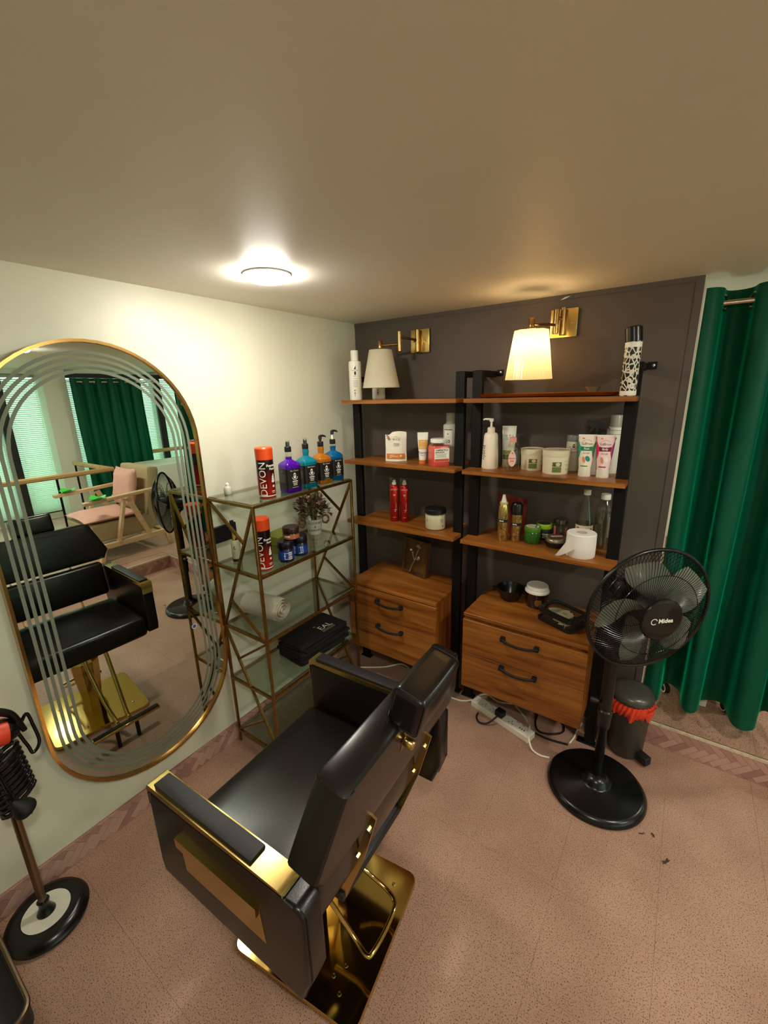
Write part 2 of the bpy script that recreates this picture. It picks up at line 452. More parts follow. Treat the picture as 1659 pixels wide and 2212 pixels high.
# herringbone tile strips: baseboard along the white wall, risers of the step
HT = [M('rose_tile_%d' % i, c, 0.32, var=0.06, vscale=50) for i, c in enumerate([(176, 132, 122), (190, 148, 136), (166, 122, 114), (198, 158, 144)])]
GROUT = M('rose_grout', (158, 118, 108), 0.7)
def clip(poly, u0, u1, v0, v1):
    def cut(P, f, inter):
        out = []
        for i in range(len(P)):
            a, b = P[i - 1], P[i]
            if f(a) >= 0:
                out.append(a)
                if f(b) < 0: out.append(inter(a, b))
            elif f(b) >= 0: out.append(inter(a, b))
        return out
    for f in (lambda p: p[0] - u0, lambda p: u1 - p[0], lambda p: p[1] - v0, lambda p: v1 - p[1]):
        if len(poly) < 3: return []
        def it(a, b, f=f):
            t = f(a) / (f(a) - f(b)); return (a[0] + (b[0] - a[0]) * t, a[1] + (b[1] - a[1]) * t)
        poly = cut(poly, f, it)
    return poly
def herringbone(parent, u0, u1, v0, v1, fn, L=0.078, W=0.026, depth=0.004):
    c45 = math.sqrt(.5); g = 0.0006; N = int((u1 - u0) / W) + 30; cnt = 0
    for n in range(-N, N):
        for k in range(-N, N):
            ox, oy = k * W + n * L, k * W - n * L
            for q in (0, 1):
                r = [(ox + g, oy + g), (ox + L - g, oy + g), (ox + L - g, oy + W - g), (ox + g, oy + W - g)] if q == 0 else \
                    [(ox + L + g, oy + W - L + g), (ox + L + W - g, oy + W - L + g), (ox + L + W - g, oy + W - g), (ox + L + g, oy + W - g)]
                P = [(u0 + (x + y) * c45 * 1.0, v0 + (y - x) * c45) for x, y in r]
                if max(p[0] for p in P) < u0 or min(p[0] for p in P) > u1 or max(p[1] for p in P) < v0 or min(p[1] for p in P) > v1: continue
                P = clip(P, u0, u1, v0, v1)
                if len(P) < 3: continue
                ar = abs(sum(P[i - 1][0] * P[i][1] - P[i][0] * P[i - 1][1] for i in range(len(P)))) / 2
                if ar < 2e-5: continue
                t = BM(); d = depth + random.uniform(-0.0006, 0.0006)
                A = [t.verts.new(fn(u, v, 0)) for u, v in P]; B = [t.verts.new(fn(u, v, d)) for u, v in P]
                t.faces.new(B)
                for i in range(len(P)):
                    j = (i + 1) % len(P); t.faces.new((A[i], A[j], B[j], B[i]))
                O('herringbone_piece', t, HT[(q * 2 + random.randint(0, 1)) % 4], parent, 0); cnt += 1
    return cnt
bb = struct('baseboard_left', box(BM(), 0.0, 0.006, -2.7, -0.0, 0.0, 0.088), GROUT, 'pink herringbone tile baseboard along the white wall', 'baseboard')
herringbone(bb, -2.35, -0.02, 0.0, 0.087, lambda u, v, d: (0.006 + d, u, v))
rb = struct('trim_3', box(BM(), DW + 0.003, XR, -0.016, -0.0121, 0.0, 0.108), GROUT, 'pink herringbone tile riser of the step below the green curtain', 'step')
herringbone(rb, DW + 0.006, XR - 0.003, 0.001, 0.107, lambda u, v, d: (u, -0.016 - d, v))
O('nosing', box(BM(), DW + 0.003, XR, -0.021, -0.0121, 0.108, STEP, 0.002), M('cream_nosing', (214, 196, 168), 0.5, var=.25, vscale=45), rb)
ra = struct('trim_4', box(BM(), XR - 0.004, XR, -1.9, -0.016, 0.0, 0.108), GROUT, 'pink herringbone tile riser of the step below the armchair', 'step')
herringbone(ra, -1.5, -0.022, 0.001, 0.107, lambda u, v, d: (XR - 0.004 - d, u, v))
O('nosing', box(BM(), XR - 0.009, XR, -1.9, -0.022, 0.108, STEP, 0.002), MATS['cream_nosing'], ra)

# white column between the windows
struct('trim_5', box(BM(), 4.82, XW, 0.02, 0.27, STEP, CEIL), M('column_paint', (214, 218, 200), 0.5), 'white square column between the windows', 'column')

struct('trim_6', box(BM(), 4.93, 5.0, 0.28, 2.6, 1.885, 1.94), WF, 'dark blind box above the windows', 'trim')

# ================================================================== LIGHTS THAT ARE IN THE ROOM
DIFF = M('lamp_diffuser', (250, 248, 240), 0.4, emit=LAMP_RGB, estr=LAMP_EMIT)
def ceiling_lamp(x, y, label, r=0.072, off='', diff=None):
    t = thing('ceiling_lamp' + off, label, 'ceiling lamp', (x, y, CEIL))
    O('rim', lathe(BM(), [(r, 0), (r + 0.003, -0.001), (r + 0.003, -0.005), (r - 0.001, -0.006), (r - 0.002, 0)], 40, cap=False), WHITEP, t)
    O('diffuser' + off, lathe(BM(), [(r - 0.002, -0.003), (r - 0.003, -0.013), (r * 0.8, -0.021), (r * 0.45, -0.024), (0, -0.025)], 40), diff or DIFF, t)
ceiling_lamp(0.436, -0.997, 'round flush ceiling lamp above the brass glass shelf', diff=M('lamp_diffuser_weaker', (250, 248, 240), 0.4, emit=LAMP_RGB, estr=LAMP_EMIT * 0.65))
# lamps the photograph gives away by what they do: one is seen in the top of the mirror, one glints in the
# chair's base plate, one in the stand's round base, one lights the floor from behind the curtain
ceiling_lamp(2.508, -0.828, 'round flush ceiling lamp over the step edge, seen in the mirror', off='_offscreen')
ceiling_lamp(3.70, -0.87, 'round flush ceiling lamp over the platform before the windows', off='_offscreen')
ceiling_lamp(1.72, -2.09, 'round flush ceiling lamp glinting in the round black stand base', off='_offscreen')
ceiling_lamp(3.12, 1.15, 'round flush ceiling lamp on the far side of the green curtain', off='_offscreen')

# ================================================================== WOODEN SHELVING UNITS
ZT, Z2, Z3, ZC = 1.569, 1.257, 0.925, 0.600
def shelving(x0, label, last):
    t = thing('shelving_unit', label, 'shelving unit', (x0, 0, 0))
    w = 0.652
    for k, a in enumerate((0.0, w - 0.045)):
        bm = BM(); box(bm, a, a + 0.045, -0.180, -0.155, 0.006, 1.687, 0.002, 1)
        p = O('post', bm, STEEL, t)
        O('foot', box(BM(), a - (0.03 if k else 0.012), a + (0.057 if k else 0.060), -0.185, -0.15, 0.0, 0.008, 0.002, 1), STEEL, p)
        bm = BM(); box(bm, a, a + 0.045, -0.155, -0.004, 1.661, 1.687, 0.002, 1)
        O('wall_arm', bm, STEEL, t)
        s = (1 if last else -1) if k else 1; e = a + 0.045 if s > 0 else a
        bm = BM(); box(bm, min(e, e + s * 0.032), max(e, e + s * 0.032), -0.006, -0.003, 1.664, 1.692, 0.001, 1)
        br = O('bracket', bm, STEEL, t)
        O('bolt', lathe(BM(), [(0.006, 0), (0.006, 0.004), (0, 0.005)], 6, Matrix.Translation((e + s * 0.02, -0.006, 1.678)) @ Matrix.Rotation(PI / 2, 4, 'X')), CHROME, br)
    for z in (ZT, Z2, Z3):
        bm = BM()
        prism(bm, [(0, -0.27), (w, -0.27), (w, -0.182), (w - 0.047, -0.182), (w - 0.047, -0.012), (0.047, -0.012), (0.047, -0.182), (0, -0.182)], z - 0.018, z, 'z')
        O('shelf', bm, WOOD, t, 0)
    a, b = 0.064, 0.603
    bm = BM(); box(bm, a, b, -0.335, -0.02, 0.205, ZC - 0.018); O('cabinet_body', bm, WOODV, t, 0)
    bm = BM(); box(bm, a - 0.001, b + 0.001, -0.350, -0.02, ZC - 0.016, ZC, 0.001, 1); O('cabinet_top', bm, WOOD, t, 0)
    for z0, z1, zh in ((0.394, 0.567 if last else 0.579, 0.526), (0.204, 0.392, 0.378)):
        d = O('drawer', box(BM(), a - 0.002, b + 0.002, -0.353, -0.335, z0, z1, 0.001, 1), WOOD, t, 0)
        xc = (a + b) / 2
        pts = [(xc - 0.076, -0.356, zh + 0.004), (xc - 0.074, -0.372, zh + 0.004), (xc - 0.05, -0.381, zh), (xc, -0.386, zh - 0.004), (xc + 0.05, -0.381, zh), (xc + 0.074, -0.372, zh + 0.004), (xc + 0.076, -0.356, zh + 0.004)]
        bm = BM(); tube(bm, spline(pts, 4), 0.0062, 8)
        for s in (-1, 1): box(bm, xc + s * 0.074 - 0.010, xc + s * 0.074 + 0.010, -0.375, -0.353, zh - 0.007, zh + 0.013, 0.003, 2)
        O('handle', bm, BLACKM, d)
    return t
shelving(0.105, 'black and wood shelving unit with two drawers beside the brass shelf', False)
shelving(0.794, 'black and wood shelving unit with two drawers behind the pedestal fan', True)

# ================================================================== BRASS AND GLASS SHELF
BX0, BX1, BY0, BY1 = 0.030, 0.310, -1.055, -0.473
TIERS = [0.063, 0.354, 0.626, 0.912, 1.200]
bs = thing('glass_shelf', 'slim brass framed shelf with five smoked glass tiers', 'shelf', (0.17, -0.764, 0))
def L(x, y, z): return (x - 0.17, y + 0.764, z)
S = 0.011
for x in (BX0, BX1):
    for y in (BY0, BY1):
        bm = BM(); box(bm, x - 0.17 - S / 2, x - 0.17 + S / 2, y + 0.764 - S / 2, y + 0.764 + S / 2, 0.0, 1.2 + S / 2, 0.001, 1)
        O('post', bm, BRASS, bs)
for z in TIERS:
    for x in (BX0, BX1): O('rail', bar(BM(), L(x, BY0 + S / 2, z), L(x, BY1 - S / 2, z), S, S), BRASS, bs, 0)
    for y in (BY0, BY1): O('rail', bar(BM(), L(BX0 + S / 2, y, z), L(BX1 - S / 2, y, z), S, S), BRASS, bs, 0)
    bm = BM(); box(bm, BX0 - 0.17 + 0.002, BX1 - 0.17 - 0.002, BY0 + 0.764 + 0.002, BY1 + 0.764 - 0.002, z + S / 2, z + S / 2 + 0.005)
    O('glass_tier', bm, SHELFGLASS, bs, 0)
def lerp(a, b, t): return tuple(a[i] + (b[i] - a[i]) * t for i in range(3))
for y in (BY0, BY1):
    TL, TR = L(BX0, y, 1.195), L(BX1, y, 1.195); ML, MR = L(BX0, y, 0.622), L(BX1, y, 0.622); BL, BR = L(BX0, y, 0.067), L(BX1, y, 0.067)
    for a, b in ((TR, ML), (ML, BR), (TL, lerp(TR, ML, .27)), (MR, lerp(TR, ML, .75)), (MR, lerp(ML, BR, .26)), (BL, lerp(ML, BR, .74))):
        O('brace', bar(BM(), a, b, S * .9, S * .9, upv=(0, 1, 0)), BRASS, bs, 0)

# ================================================================== MIRROR
MY, MZ0, MZ1, MW = -1.401, 0.185, 1.785, 0.340
mr = thing('wall_mirror', 'tall pill-shaped wall mirror in a thin brass frame', 'mirror', (0.001, MY, (MZ0 + MZ1) / 2))
HH = (MZ1 - MZ0) / 2 - MW
def pill(off, n=28):
    r = MW - off; pts = []
    for k in range(n + 1):
        a = PI * k / n; pts.append((r * math.cos(a), HH + r * math.sin(a)))
    for k in range(n + 1):
        a = PI + PI * k / n; pts.append((r * math.cos(a), -HH + r * math.sin(a)))
    return pts
def ringmesh(o0, o1, x0, x1):
    bm = BM(); A, B = pill(o0), pill(o1); n = len(A)
    loops = [[bm.verts.new((x, p[0], p[1])) for p in P] for P, x in ((A, x0), (A, x1), (B, x1), (B, x0))]
    for q in range(4):
        P, Q = loops[q], loops[(q + 1) % 4]
        for i in range(n):
            j = (i + 1) % n; bm.faces.new((P[i], P[j], Q[j], Q[i]))
    return bm
O('frame', ringmesh(0, 0.009, 0.0, 0.034), MIRROR_GOLD, mr, 50)
bm = BM(); bm.faces.new([bm.verts.new((0.0245, y, z)) for y, z in pill(0.009)])
bmesh.ops.triangulate(bm, faces=bm.faces)
O('mirror_glass', bm, M('silvered_glass', (222, 232, 222), 0.0, 1.0), mr, 0)
def etched():
    m = bpy.data.materials.new('etched_glass'); m.use_nodes = True; nt = m.node_tree
    for n in list(nt.nodes): nt.nodes.remove(n)
    o = nt.nodes.new('ShaderNodeOutputMaterial'); d = nt.nodes.new('ShaderNodeBsdfDiffuse'); t = nt.nodes.new('ShaderNodeBsdfTransparent'); mx = nt.nodes.new('ShaderNodeMixShader')
    d.inputs['Color'].default_value = lin((140, 146, 128)); t.inputs['Color'].default_value = (.9, .9, .88, 1); mx.inputs[0].default_value = 0.66
    nt.links.new(t.outputs[0], mx.inputs[1]); nt.links.new(d.outputs[0], mx.inputs[2]); nt.links.new(mx.outputs[0], o.inputs[0])
    return m
ETCH = etched()
for k in range(4):
    o0 = 0.034 + k * 0.0185
    O('etched_stripe', ringmesh(o0, o0 + 0.0098, 0.0247, 0.0252), ETCH, mr, 0)
st = BM(); put2d(st, shape_geo(ellipse(-1.193 - MY, 0.684 - (MZ0 + MZ1) / 2, 0.011, 0.011)), lambda u, v: (0.0256, u, v)); O('sticker', st, WHITEINK, mr, 0)
st = BM(); put2d(st, shape_geo(ellipse(-1.193 - MY, 0.684 - (MZ0 + MZ1) / 2, 0.008, 0.008)), lambda u, v: (0.0259, u, v)); O('sticker', st, M('blue_ink', (60, 80, 170), 0.5), mr, 0)
for y, z in ((-1.086, 1.44), (-1.115, 0.42)):
    O('clip', box(BM(), 0.026, 0.037, y - MY - 0.006, y - MY + 0.006, z - 0.985 - 0.004, z - 0.985 + 0.004, 0.001, 1), CHROME, mr)

# ================================================================== SALON CHAIR
# local frame: +x backwards, y across, origin on the floor under the seat; the base is turned a little under the seat
CH = thing('salon_chair', 'black leather salon chair with gold armrests and gold base', 'chair', (0.872, -1.352, 0), 0)
bang = math.radians(7.7); RB = Matrix.Rotation(bang, 4, 'Z')
bm = BM(); P = rrect(0.212, 0.212, 0.03, 5)
loft(bm, [[RB @ Vector((x * s, y * s, z)) for x, y in P] for s, z in ((1, 0.0), (1, 0.014), (0.992, 0.018))])
base = O('base_plate', bm, GOLD, CH, 30)
for x, y in ((0.10, -0.135), (0.135, -0.16), (0.12, -0.10), (-0.13, 0.15), (0.15, 0.15)):
    O('screw', lathe(BM(), [(0.006, 0.018), (0.005, 0.021), (0, 0.022)], 10, RB @ Matrix.Translation((x, y, 0))), CHROME, base)
bm = BM()
def hexr(rx, ry, z): return [RB @ Vector((rx * math.cos(PI / 8 + PI / 4 * k), ry * math.sin(PI / 8 + PI / 4 * k), z)) for k in range(8)]
loft(bm, [hexr(0.052, 0.052, 0.018), hexr(0.048, 0.048, 0.10), hexr(0.062, 0.062, 0.22), hexr(0.066, 0.066, 0.30), hexr(0.058, 0.058, 0.315)])
O('pump_cover', bm, GOLD, CH, 20)
O('pump_column', lathe(BM(), [(0.05, 0.315), (0.048, 0.335), (0.022, 0.340), (0.022, 0.40)], 24), CHROME, CH)
bm = BM(); box(bm, -0.09, 0.09, -0.06, 0.06, 0.392, 0.412, 0.004, 1); O('seat_mount', bm, BLACKM, CH)
bm = BM(); tube(bm, spline([(0.05, -0.055, 0.34), (0.02, -0.13, 0.36), (-0.05, -0.15, 0.37)], 5), 0.006); O('height_lever', bm, CHROME, CH)
# pump pedal loop behind the column
pts = [(0.055, 0.078, 0.16), (0.10, 0.092, 0.125), (0.15, 0.098, 0.105), (0.183, 0.09, 0.10), (0.198, 0.068, 0.10), (0.206, 0.01, 0.10), (0.206, -0.05, 0.10), (0.196, -0.066, 0.10), (0.15, -0.058, 0.11), (0.055, -0.05, 0.16)]
O('pump_pedal', tube(BM(), spline(pts, 5), 0.0068, 10), GOLD, CH)
# footrest
for y0, y1 in ((-0.055, -0.03), (0.035, 0.025)):
    O('footrest_tube', tube(BM(), spline([(-0.20, y0, 0.43), (-0.23, y0, 0.36), (-0.30, (y0 + y1) / 2, 0.20), (-0.345, y1, 0.115), (-0.372, y1, 0.098)], 6), 0.0095, 10), GOLD, CH)
a, b = Vector((-0.392, -0.150, 0.098)), Vector((-0.402, 0.150, 0.098))
fb = O('footrest_bar', bar(BM(), a, b, 0.034, 0.016, 0.003), GOLD, CH)
O('foot_grip', bar(BM(), a + Vector((0, 0.004, 0.009)), b + Vector((0, -0.004, 0.009)), 0.020, 0.006, 0.001), BLACKM, fb)
for y in (-0.05, 0.04): O('rubber_foot', lathe(BM(), [(0.009, 0.0), (0.009, 0.09)], 12, Matrix.Translation((-0.396, y, 0))), BLACKM, fb)

SR = Matrix.Translation((0, -0.022, 0)) @ Matrix.Rotation(math.radians(2.4), 4, 'Z')   # seat turned about the column
def cushion(bm, hx, hy, hz, c, rad, puff=0.006, M4=None, nx=10, ny=14, taper=None):
    """rounded pad, slightly domed on its big faces (normal along local z)"""
    t = bmesh.new(); bmesh.ops.create_cube(t, size=1.0)
    bmesh.ops.scale(t, vec=(2 * hx, 2 * hy, 2 * hz), verts=t.verts)
    bmesh.ops.bevel(t, geom=list(t.edges), offset=rad, segments=4, profile=0.5, affect='EDGES')
    bmesh.ops.subdivide_edges(t, edges=[e for e in t.edges if e.calc_length() > min(hx, hy) * 0.9], cuts=6, use_grid_fill=True)
    for v in t.verts:
        u, w = v.co.x / hx, v.co.y / hy
        d = max(0, 1 - u * u) * max(0, 1 - w * w)
        v.co.z += puff * d * (1 if v.co.z > 0 else -1)
        if taper: v.co = taper(v.co)
        v.co += Vector(c)
    merge(bm, t, M4); return bm
# seat pad
def seat_t(v):
    if v.z > 0: v.z += 0.004 * math.sin(v.x * 14) * math.cos(v.y * 9)
    return v
bm = cushion(BM(), 0.207, 0.264, 0.054, (-0.045, 0, 0.466), 0.024, 0.007, SR, taper=seat_t)
seat = O('seat', bm, LEATHER, CH, 60)
# arms
for s, nm in ((-1, 'near'), (1, 'far')):
    yo, yi = s * 0.320, s * 0.266
    ya, yb = min(yo, yi), max(yo, yi)
    bm = BM()
    prof = [(-0.247, 0.46), (-0.240, 0.425), (0.235, 0.425), (0.262, 0.50), (0.262, 0.672), (0.250, 0.688), (0.236, 0.690), (0.205, 0.684), (-0.236, 0.684), (-0.247, 0.674)]
    prism(bm, prof, ya, yb, 'y')
    bmesh.ops.bevel(bm, geom=[e for e in bm.edges if abs(e.verts[0].co.y - e.verts[1].co.y) < 1e-6], offset=0.008, segments=3, affect='EDGES', profile=0.6)
    bm.transform(SR); arm = O('arm_panel', bm, LEATHER2, CH, 45)
    # gold cap that wraps over the front edge
    bm = BM(); cp = [(-0.250, 0.640), (-0.2505, 0.690), (-0.247, 0.697), (-0.240, 0.700), (0.196, 0.700), (0.206, 0.697), (0.210, 0.688), (0.200, 0.684), (-0.236, 0.684), (-0.247, 0.676), (-0.247, 0.640)]
    prism(bm, cp, ya + 0.001, yb - 0.001, 'y'); bm.transform(SR)
    cap = O('gold_cap', bm, GOLDS, arm, 30)
    bm = BM(); box(bm, -0.222, 0.118, ya + 0.007, yb - 0.007, 0.700, 0.708, 0.002, 2); bm.transform(SR); O('arm_pad', bm, PADM, arm)
    # gold panel let into the outside face
    bm = BM(); yy = yo + s * 0.0015
    prism(bm, [(-0.134, 0.612), (0.136, 0.612), (0.146, 0.512), (-0.124, 0.512)], min(yo - s * .002, yy), max(yo - s * .002, yy), 'y'); bm.transform(SR)
    pn = O('gold_panel', bm, GOLD, arm, 0)
    bm = BM(); prism(bm, [(-0.136, 0.616), (0.138, 0.616), (0.1365, 0.590), (-0.1345, 0.590)], min(yo, yo + s * 0.011), max(yo, yo + s * 0.011), 'y'); bm.transform(SR)
    O('panel_lip', bm, GOLD, pn, 0)
    for dy in (-0.0, ):
        bm = BM(); tube(bm, [SR @ Vector(p) for p in [(0.2645, yo - s * 0.008, 0.676), (0.2645, yo - s * 0.008, 0.51), (0.2375, yo - s * 0.008, 0.427)]], 0.0012, 5); O('seam', bm, THREAD, arm)
    bm = BM(); tube(bm, [SR @ Vector(p) for p in [(0.214, yo - s * 0.006, 0.688), (0.24, yo - s * 0.006, 0.692), (0.2645, yo - s * 0.008, 0.676)]], 0.0012, 5); O('seam', bm, THREAD, arm)

# back: lumbar pad, upper pad with cut corners, headrest
def tilt(cx, cz, deg): return SR @ Matrix.Translation((cx, 0, cz)) @ Matrix.Rotation(math.radians(deg), 4, 'Y')
# pads are built with their face normal along local z, then stood up (face towards -x)
def stand(cx, cz, deg): return tilt(cx, cz, deg) @ Matrix.Rotation(-PI / 2, 4, 'Y')
bm = cushion(BM(), 0.094, 0.262, 0.028, (0, 0, 0), 0.018, 0.010, stand(0.212, 0.628, 9)); O('lumbar_pad', bm, LEATHER, CH, 60)
def pad_profile(inset):
    h = [(-0.285 + inset, -0.105 + inset), (0.285 - inset, -0.105 + inset), (0.312 - inset, -0.058), (0.250 - inset * .6, 0.098), (0.225, 0.108 - inset), (-0.225, 0.108 - inset), (-0.250 + inset * .6, 0.098), (-0.312 + inset, -0.058)]
    return h
T = tilt(0.268, 0.832, 11)
def ringp(inset, x): return [T @ Vector((x, y, z)) for y, z in pad_profile(inset)]
bm = BM(); loft(bm, [ringp(0.030, -0.039), ringp(0.010, -0.037), ringp(0.003, -0.033), ringp(0.0, -0.027), ringp(0.0, 0.025), ringp(0.003, 0.031), ringp(0.010, 0.035), ringp(0.04, 0.037)])
up = O('upper_back_pad', bm, LEATHER, CH, 24)
bm = BM(); tube(bm, [T @ Vector((-0.022, y * 1.0, z)) for y, z in pad_profile(0.003)], 0.0016, 5, True); O('seam', bm, THREAD, up)
bm = BM(); tube(bm, [T @ Vector((0.026, y * 1.0, z)) for y, z in pad_profile(0.003)], 0.0016, 5, True); O('seam', bm, THREAD, up)
# stitched back shell with the gold headrest bracket
bm = BM(); put2d(bm, shape_geo([(-0.045, 0.02), (0.045, 0.02), (0.045, 0.10), (-0.045, 0.10)]), lambda u, v: T @ Vector((0.038, u, v)))
bmesh.ops.solidify(bm, geom=bm.faces, thickness=0.003); hb = O('headrest_bracket', bm, GOLDS, CH, 0)
O('knob', lathe(BM(), [(0.010, 0), (0.011, 0.004), (0.011, 0.020), (0.009, 0.023), (0, 0.023)], 16, T @ Matrix.Translation((0.04, -0.038, 0.052)) @ Matrix.Rotation(PI / 2, 4, 'Y')), GOLDS, hb)
O('screw', lathe(BM(), [(0.005, 0), (0.004, 0.003), (0, 0.004)], 10, T @ Matrix.Translation((0.04, 0.032, 0.085)) @ Matrix.Rotation(PI / 2, 4, 'Y')), CHROME, hb)
bm = cushion(BM(), 0.048, 0.089, 0.037, (0, 0, 0), 0.014, 0.006, SR @ Matrix.Translation((0.335, 0.020, 0.974)) @ Matrix.Rotation(math.radians(14), 4, 'Y') @ Matrix.Rotation(-PI / 2, 4, 'Y'))
hr = O('headrest', bm, LEATHER, CH, 60)
HM = SR @ Matrix.Translation((0.335, 0.020, 0.974)) @ Matrix.Rotation(math.radians(14), 4, 'Y')
for y in (-0.084, 0.084):
    bm = BM(); tube(bm, [HM @ Vector((x, y, z)) for x, z in rrect(0.0365, 0.0475, 0.013, 4)], 0.0014, 5, True); O('seam', bm, THREAD, hr)
for y in (-0.03, 0.03): O('headrest_post', bar(BM(), SR @ Vector((0.318, y, 0.91)), SR @ Vector((0.332, y + .005, 0.955)), 0.016, 0.004), GOLDS, CH, 0)
# hinged struts that carry the back
for y in (-0.13, 0.13):
    bm = BM(); prism(bm, [(0.160, 0.440), (0.205, 0.440), (0.262, 0.60), (0.300, 0.74), (0.288, 0.745), (0.246, 0.62), (0.198, 0.50), (0.160, 0.470)], y - 0.003, y + 0.003, 'y'); bm.transform(SR)
    sp = O('back_strut', bm, GOLDS, CH, 0)
    for z, x in ((0.48, 0.192), (0.60, 0.246), (0.70, 0.28)):
        O('bolt', lathe(BM(), [(0.007, -0.008), (0.007, 0.008)], 8, SR @ Matrix.Translation((x, y, z)) @ Matrix.Rotation(PI / 2, 4, 'X')), CHROME, sp)
bm = BM(); box(bm, 0.17, 0.20, -0.14, 0.14, 0.424, 0.45, 0.003, 1); bm.transform(SR); O('hinge_bar', bm, BLACKM, CH)

# ================================================================== PEDESTAL FAN
FN = thing('pedestal_fan', 'black pedestal fan with a round wire grille before the shelves', 'fan', (1.488, -0.405, 0))
O('base', lathe(BM(), [(0.0, 0.0), (0.178, 0.0), (0.186, 0.006), (0.186, 0.014), (0.176, 0.028), (0.165, 0.032), (0.06, 0.040), (0.052, 0.046), (0.047, 0.060), (0.030, 0.075), (0.0, 0.078)], 64), BLACKP, FN)
O('pole', lathe(BM(), [(0.018, 0.07), (0.018, 0.30), (0.024, 0.31), (0.025, 0.36), (0.027, 0.37), (0.027, 0.385), (0.022, 0.39), (0.022, 0.74), (0.0, 0.75)], 24), BLACKP, FN)
O('height_clamp', lathe(BM(), [(0.008, 0), (0.012, 0.012), (0.012, 0.03), (0, 0.032)], 12, Matrix.Translation((-0.024, -0.01, 0.42)) @ Matrix.Rotation(-PI / 2, 4, 'Y')), BLACKM, FN)
FC = Vector((1.577, -0.42, 0.85)) - Vector((1.488, -0.405, 0)); yaw = math.radians(42)
FM = Matrix.Translation(FC) @ Matrix.Rotation(yaw, 4, 'Z') @ Matrix.Rotation(math.radians(2), 4, 'X')   # local -y is the blowing direction
def fp(r, a, d): return FM @ Vector((r * math.cos(a), -d, r * math.sin(a)))
RG = 0.226
O('guard_ring', tube(BM(), [fp(RG, 2 * PI * k / 72, 0) for k in range(72)], 0.0065, 10, True), BLACKP, FN)
def cage(sign, rhub, dhub, bulge, n, sweep, r1=RG):
    bm = BM()
    for k in range(n):
        a0 = 2 * PI * k / n; pts = []
        for q in range(9):
            t = q / 8; r = rhub + (r1 - rhub) * t
            d = sign * (dhub * (1 - t ** 2.4) + bulge * math.sin(PI * t) * 0.3)
            pts.append(fp(r, a0 + sweep * (1 - t) ** 1.4, d))
        tube(bm, pts, 0.0011, 4, cap=False)
    return bm
fg = O('front_grille', cage(1, 0.066, 0.062, 0.03, 110, 0.75), BLACKP, FN); fg['kind'] = 'stuff'
bg = O('back_grille', cage(-1, 0.05, 0.065, 0.03, 80, -0.4), BLACKP, FN); bg['kind'] = 'stuff'
for sg, r, d in ((1, 0.15, 0.040), (-1, 0.15, 0.042), (-1, 0.10, 0.060)):
    O('grille_ring', tube(BM(), [fp(r, 2 * PI * k / 60, sg * d) for k in range(60)], 0.0016, 6, True), BLACKP, FN)
RX = FM @ Matrix.Rotation(PI / 2, 4, 'X')   # lathe axis z -> blowing direction
hubf = O('front_badge', lathe(BM(), [(0.074, 0.055), (0.075, 0.064), (0.072, 0.068), (0.06, 0.071), (0.0, 0.072)], 48, RX), M('badge_black', (24, 20, 18), 0.2), FN)
bl = M('smoked_blade', (178, 182, 168), 0.25, trans=0.25, ior=1.1)
for k in range(5):
    a0 = 2 * PI * k / 5 + 0.35; bm = BM()
    def blade(u, v, a0=a0):
        r = 0.045 + (0.198 - 0.045) * v
        wid = 0.30 + 0.62 * math.sin(PI * min(1, 0.12 + 0.80 * v)) * (1 if v < .93 else 0.96)
        a = a0 + (u - .5) * wid * 1.05 + 0.30 * v
        return fp(r, a, 0.012 + (0.5 - u) * 0.055 * (1 - 0.35 * v))
    grid(bm, blade, 8, 10); bmesh.ops.solidify(bm, geom=bm.faces[:], thickness=0.0015)
    O('blade', bm, bl, FN, 60)
O('hub', lathe(BM(), [(0.0, -0.02), (0.05, -0.02), (0.05, 0.03), (0.046, 0.036), (0, 0.038)], 32, RX), BLACKM, FN)
O('motor_housing', lathe(BM(), [(0.0, -0.17), (0.03, -0.168), (0.052, -0.15), (0.062, -0.11), (0.064, -0.07), (0.05, -0.066), (0, -0.066)], 32, RX), BLACKP, FN)
O('neck', tube(BM(), [(0, 0, 0.73), (0.005, 0.0, 0.78), FM @ Vector((0, 0.11, -0.04))], 0.020, 12), BLACKP, FN)
def fm(u, v): return FM @ Vector((u, -0.0727, v))
letter(hubf, 'Midea', 0.022, lambda u, v: fm(u + 0.008, v), WHITEINK, 0.0007)
bm = BM()
for q in ribbon([(-0.034 + 0.0105 * math.cos(a), 0.0105 * math.sin(a)) for a in [2 * PI * (0.05 + 0.82 * k / 22) for k in range(23)]], 0.0028): put2d(bm, shape_geo(q), fm)
O('emblem', bm, WHITEINK, hubf, 0)

# ================================================================== PEDAL BIN
GREYB = M('grey_bin', (74, 70, 64), 0.42, 0.3)
BN = thing('pedal_bin', 'small dark grey pedal bin lined with a red bag', 'bin', (1.562, -0.112, 0), math.radians(-35))
O('bucket', lathe(BM(), [(0.0, 0.004), (0.066, 0.004), (0.070, 0.010), (0.082, 0.270), (0.079, 0.270), (0.068, 0.02), (0, 0.016)], 48), GREYB, BN)
O('lid', lathe(BM(), [(0.083, 0.282), (0.087, 0.288), (0.086, 0.306), (0.076, 0.320), (0.05, 0.328), (0.0, 0.331)], 48), M('bin_lid', (86, 84, 78), 0.3, 0.4), BN)
bm = BM()
def bag(u, v):
    a = 2 * PI * u; n = math.sin(a * 7 + 1) * .5 + math.sin(a * 13) * .35 + math.sin(a * 23 + 2) * .25
    z = 0.283 - v * (0.060 + 0.016 * n); r = 0.0845 + 0.005 * math.sin(PI * v) + 0.0035 * n * (0.3 + v) + 0.003 * math.sin(a * 31 + v * 5)
    return (r * math.cos(a), r * math.sin(a), z)
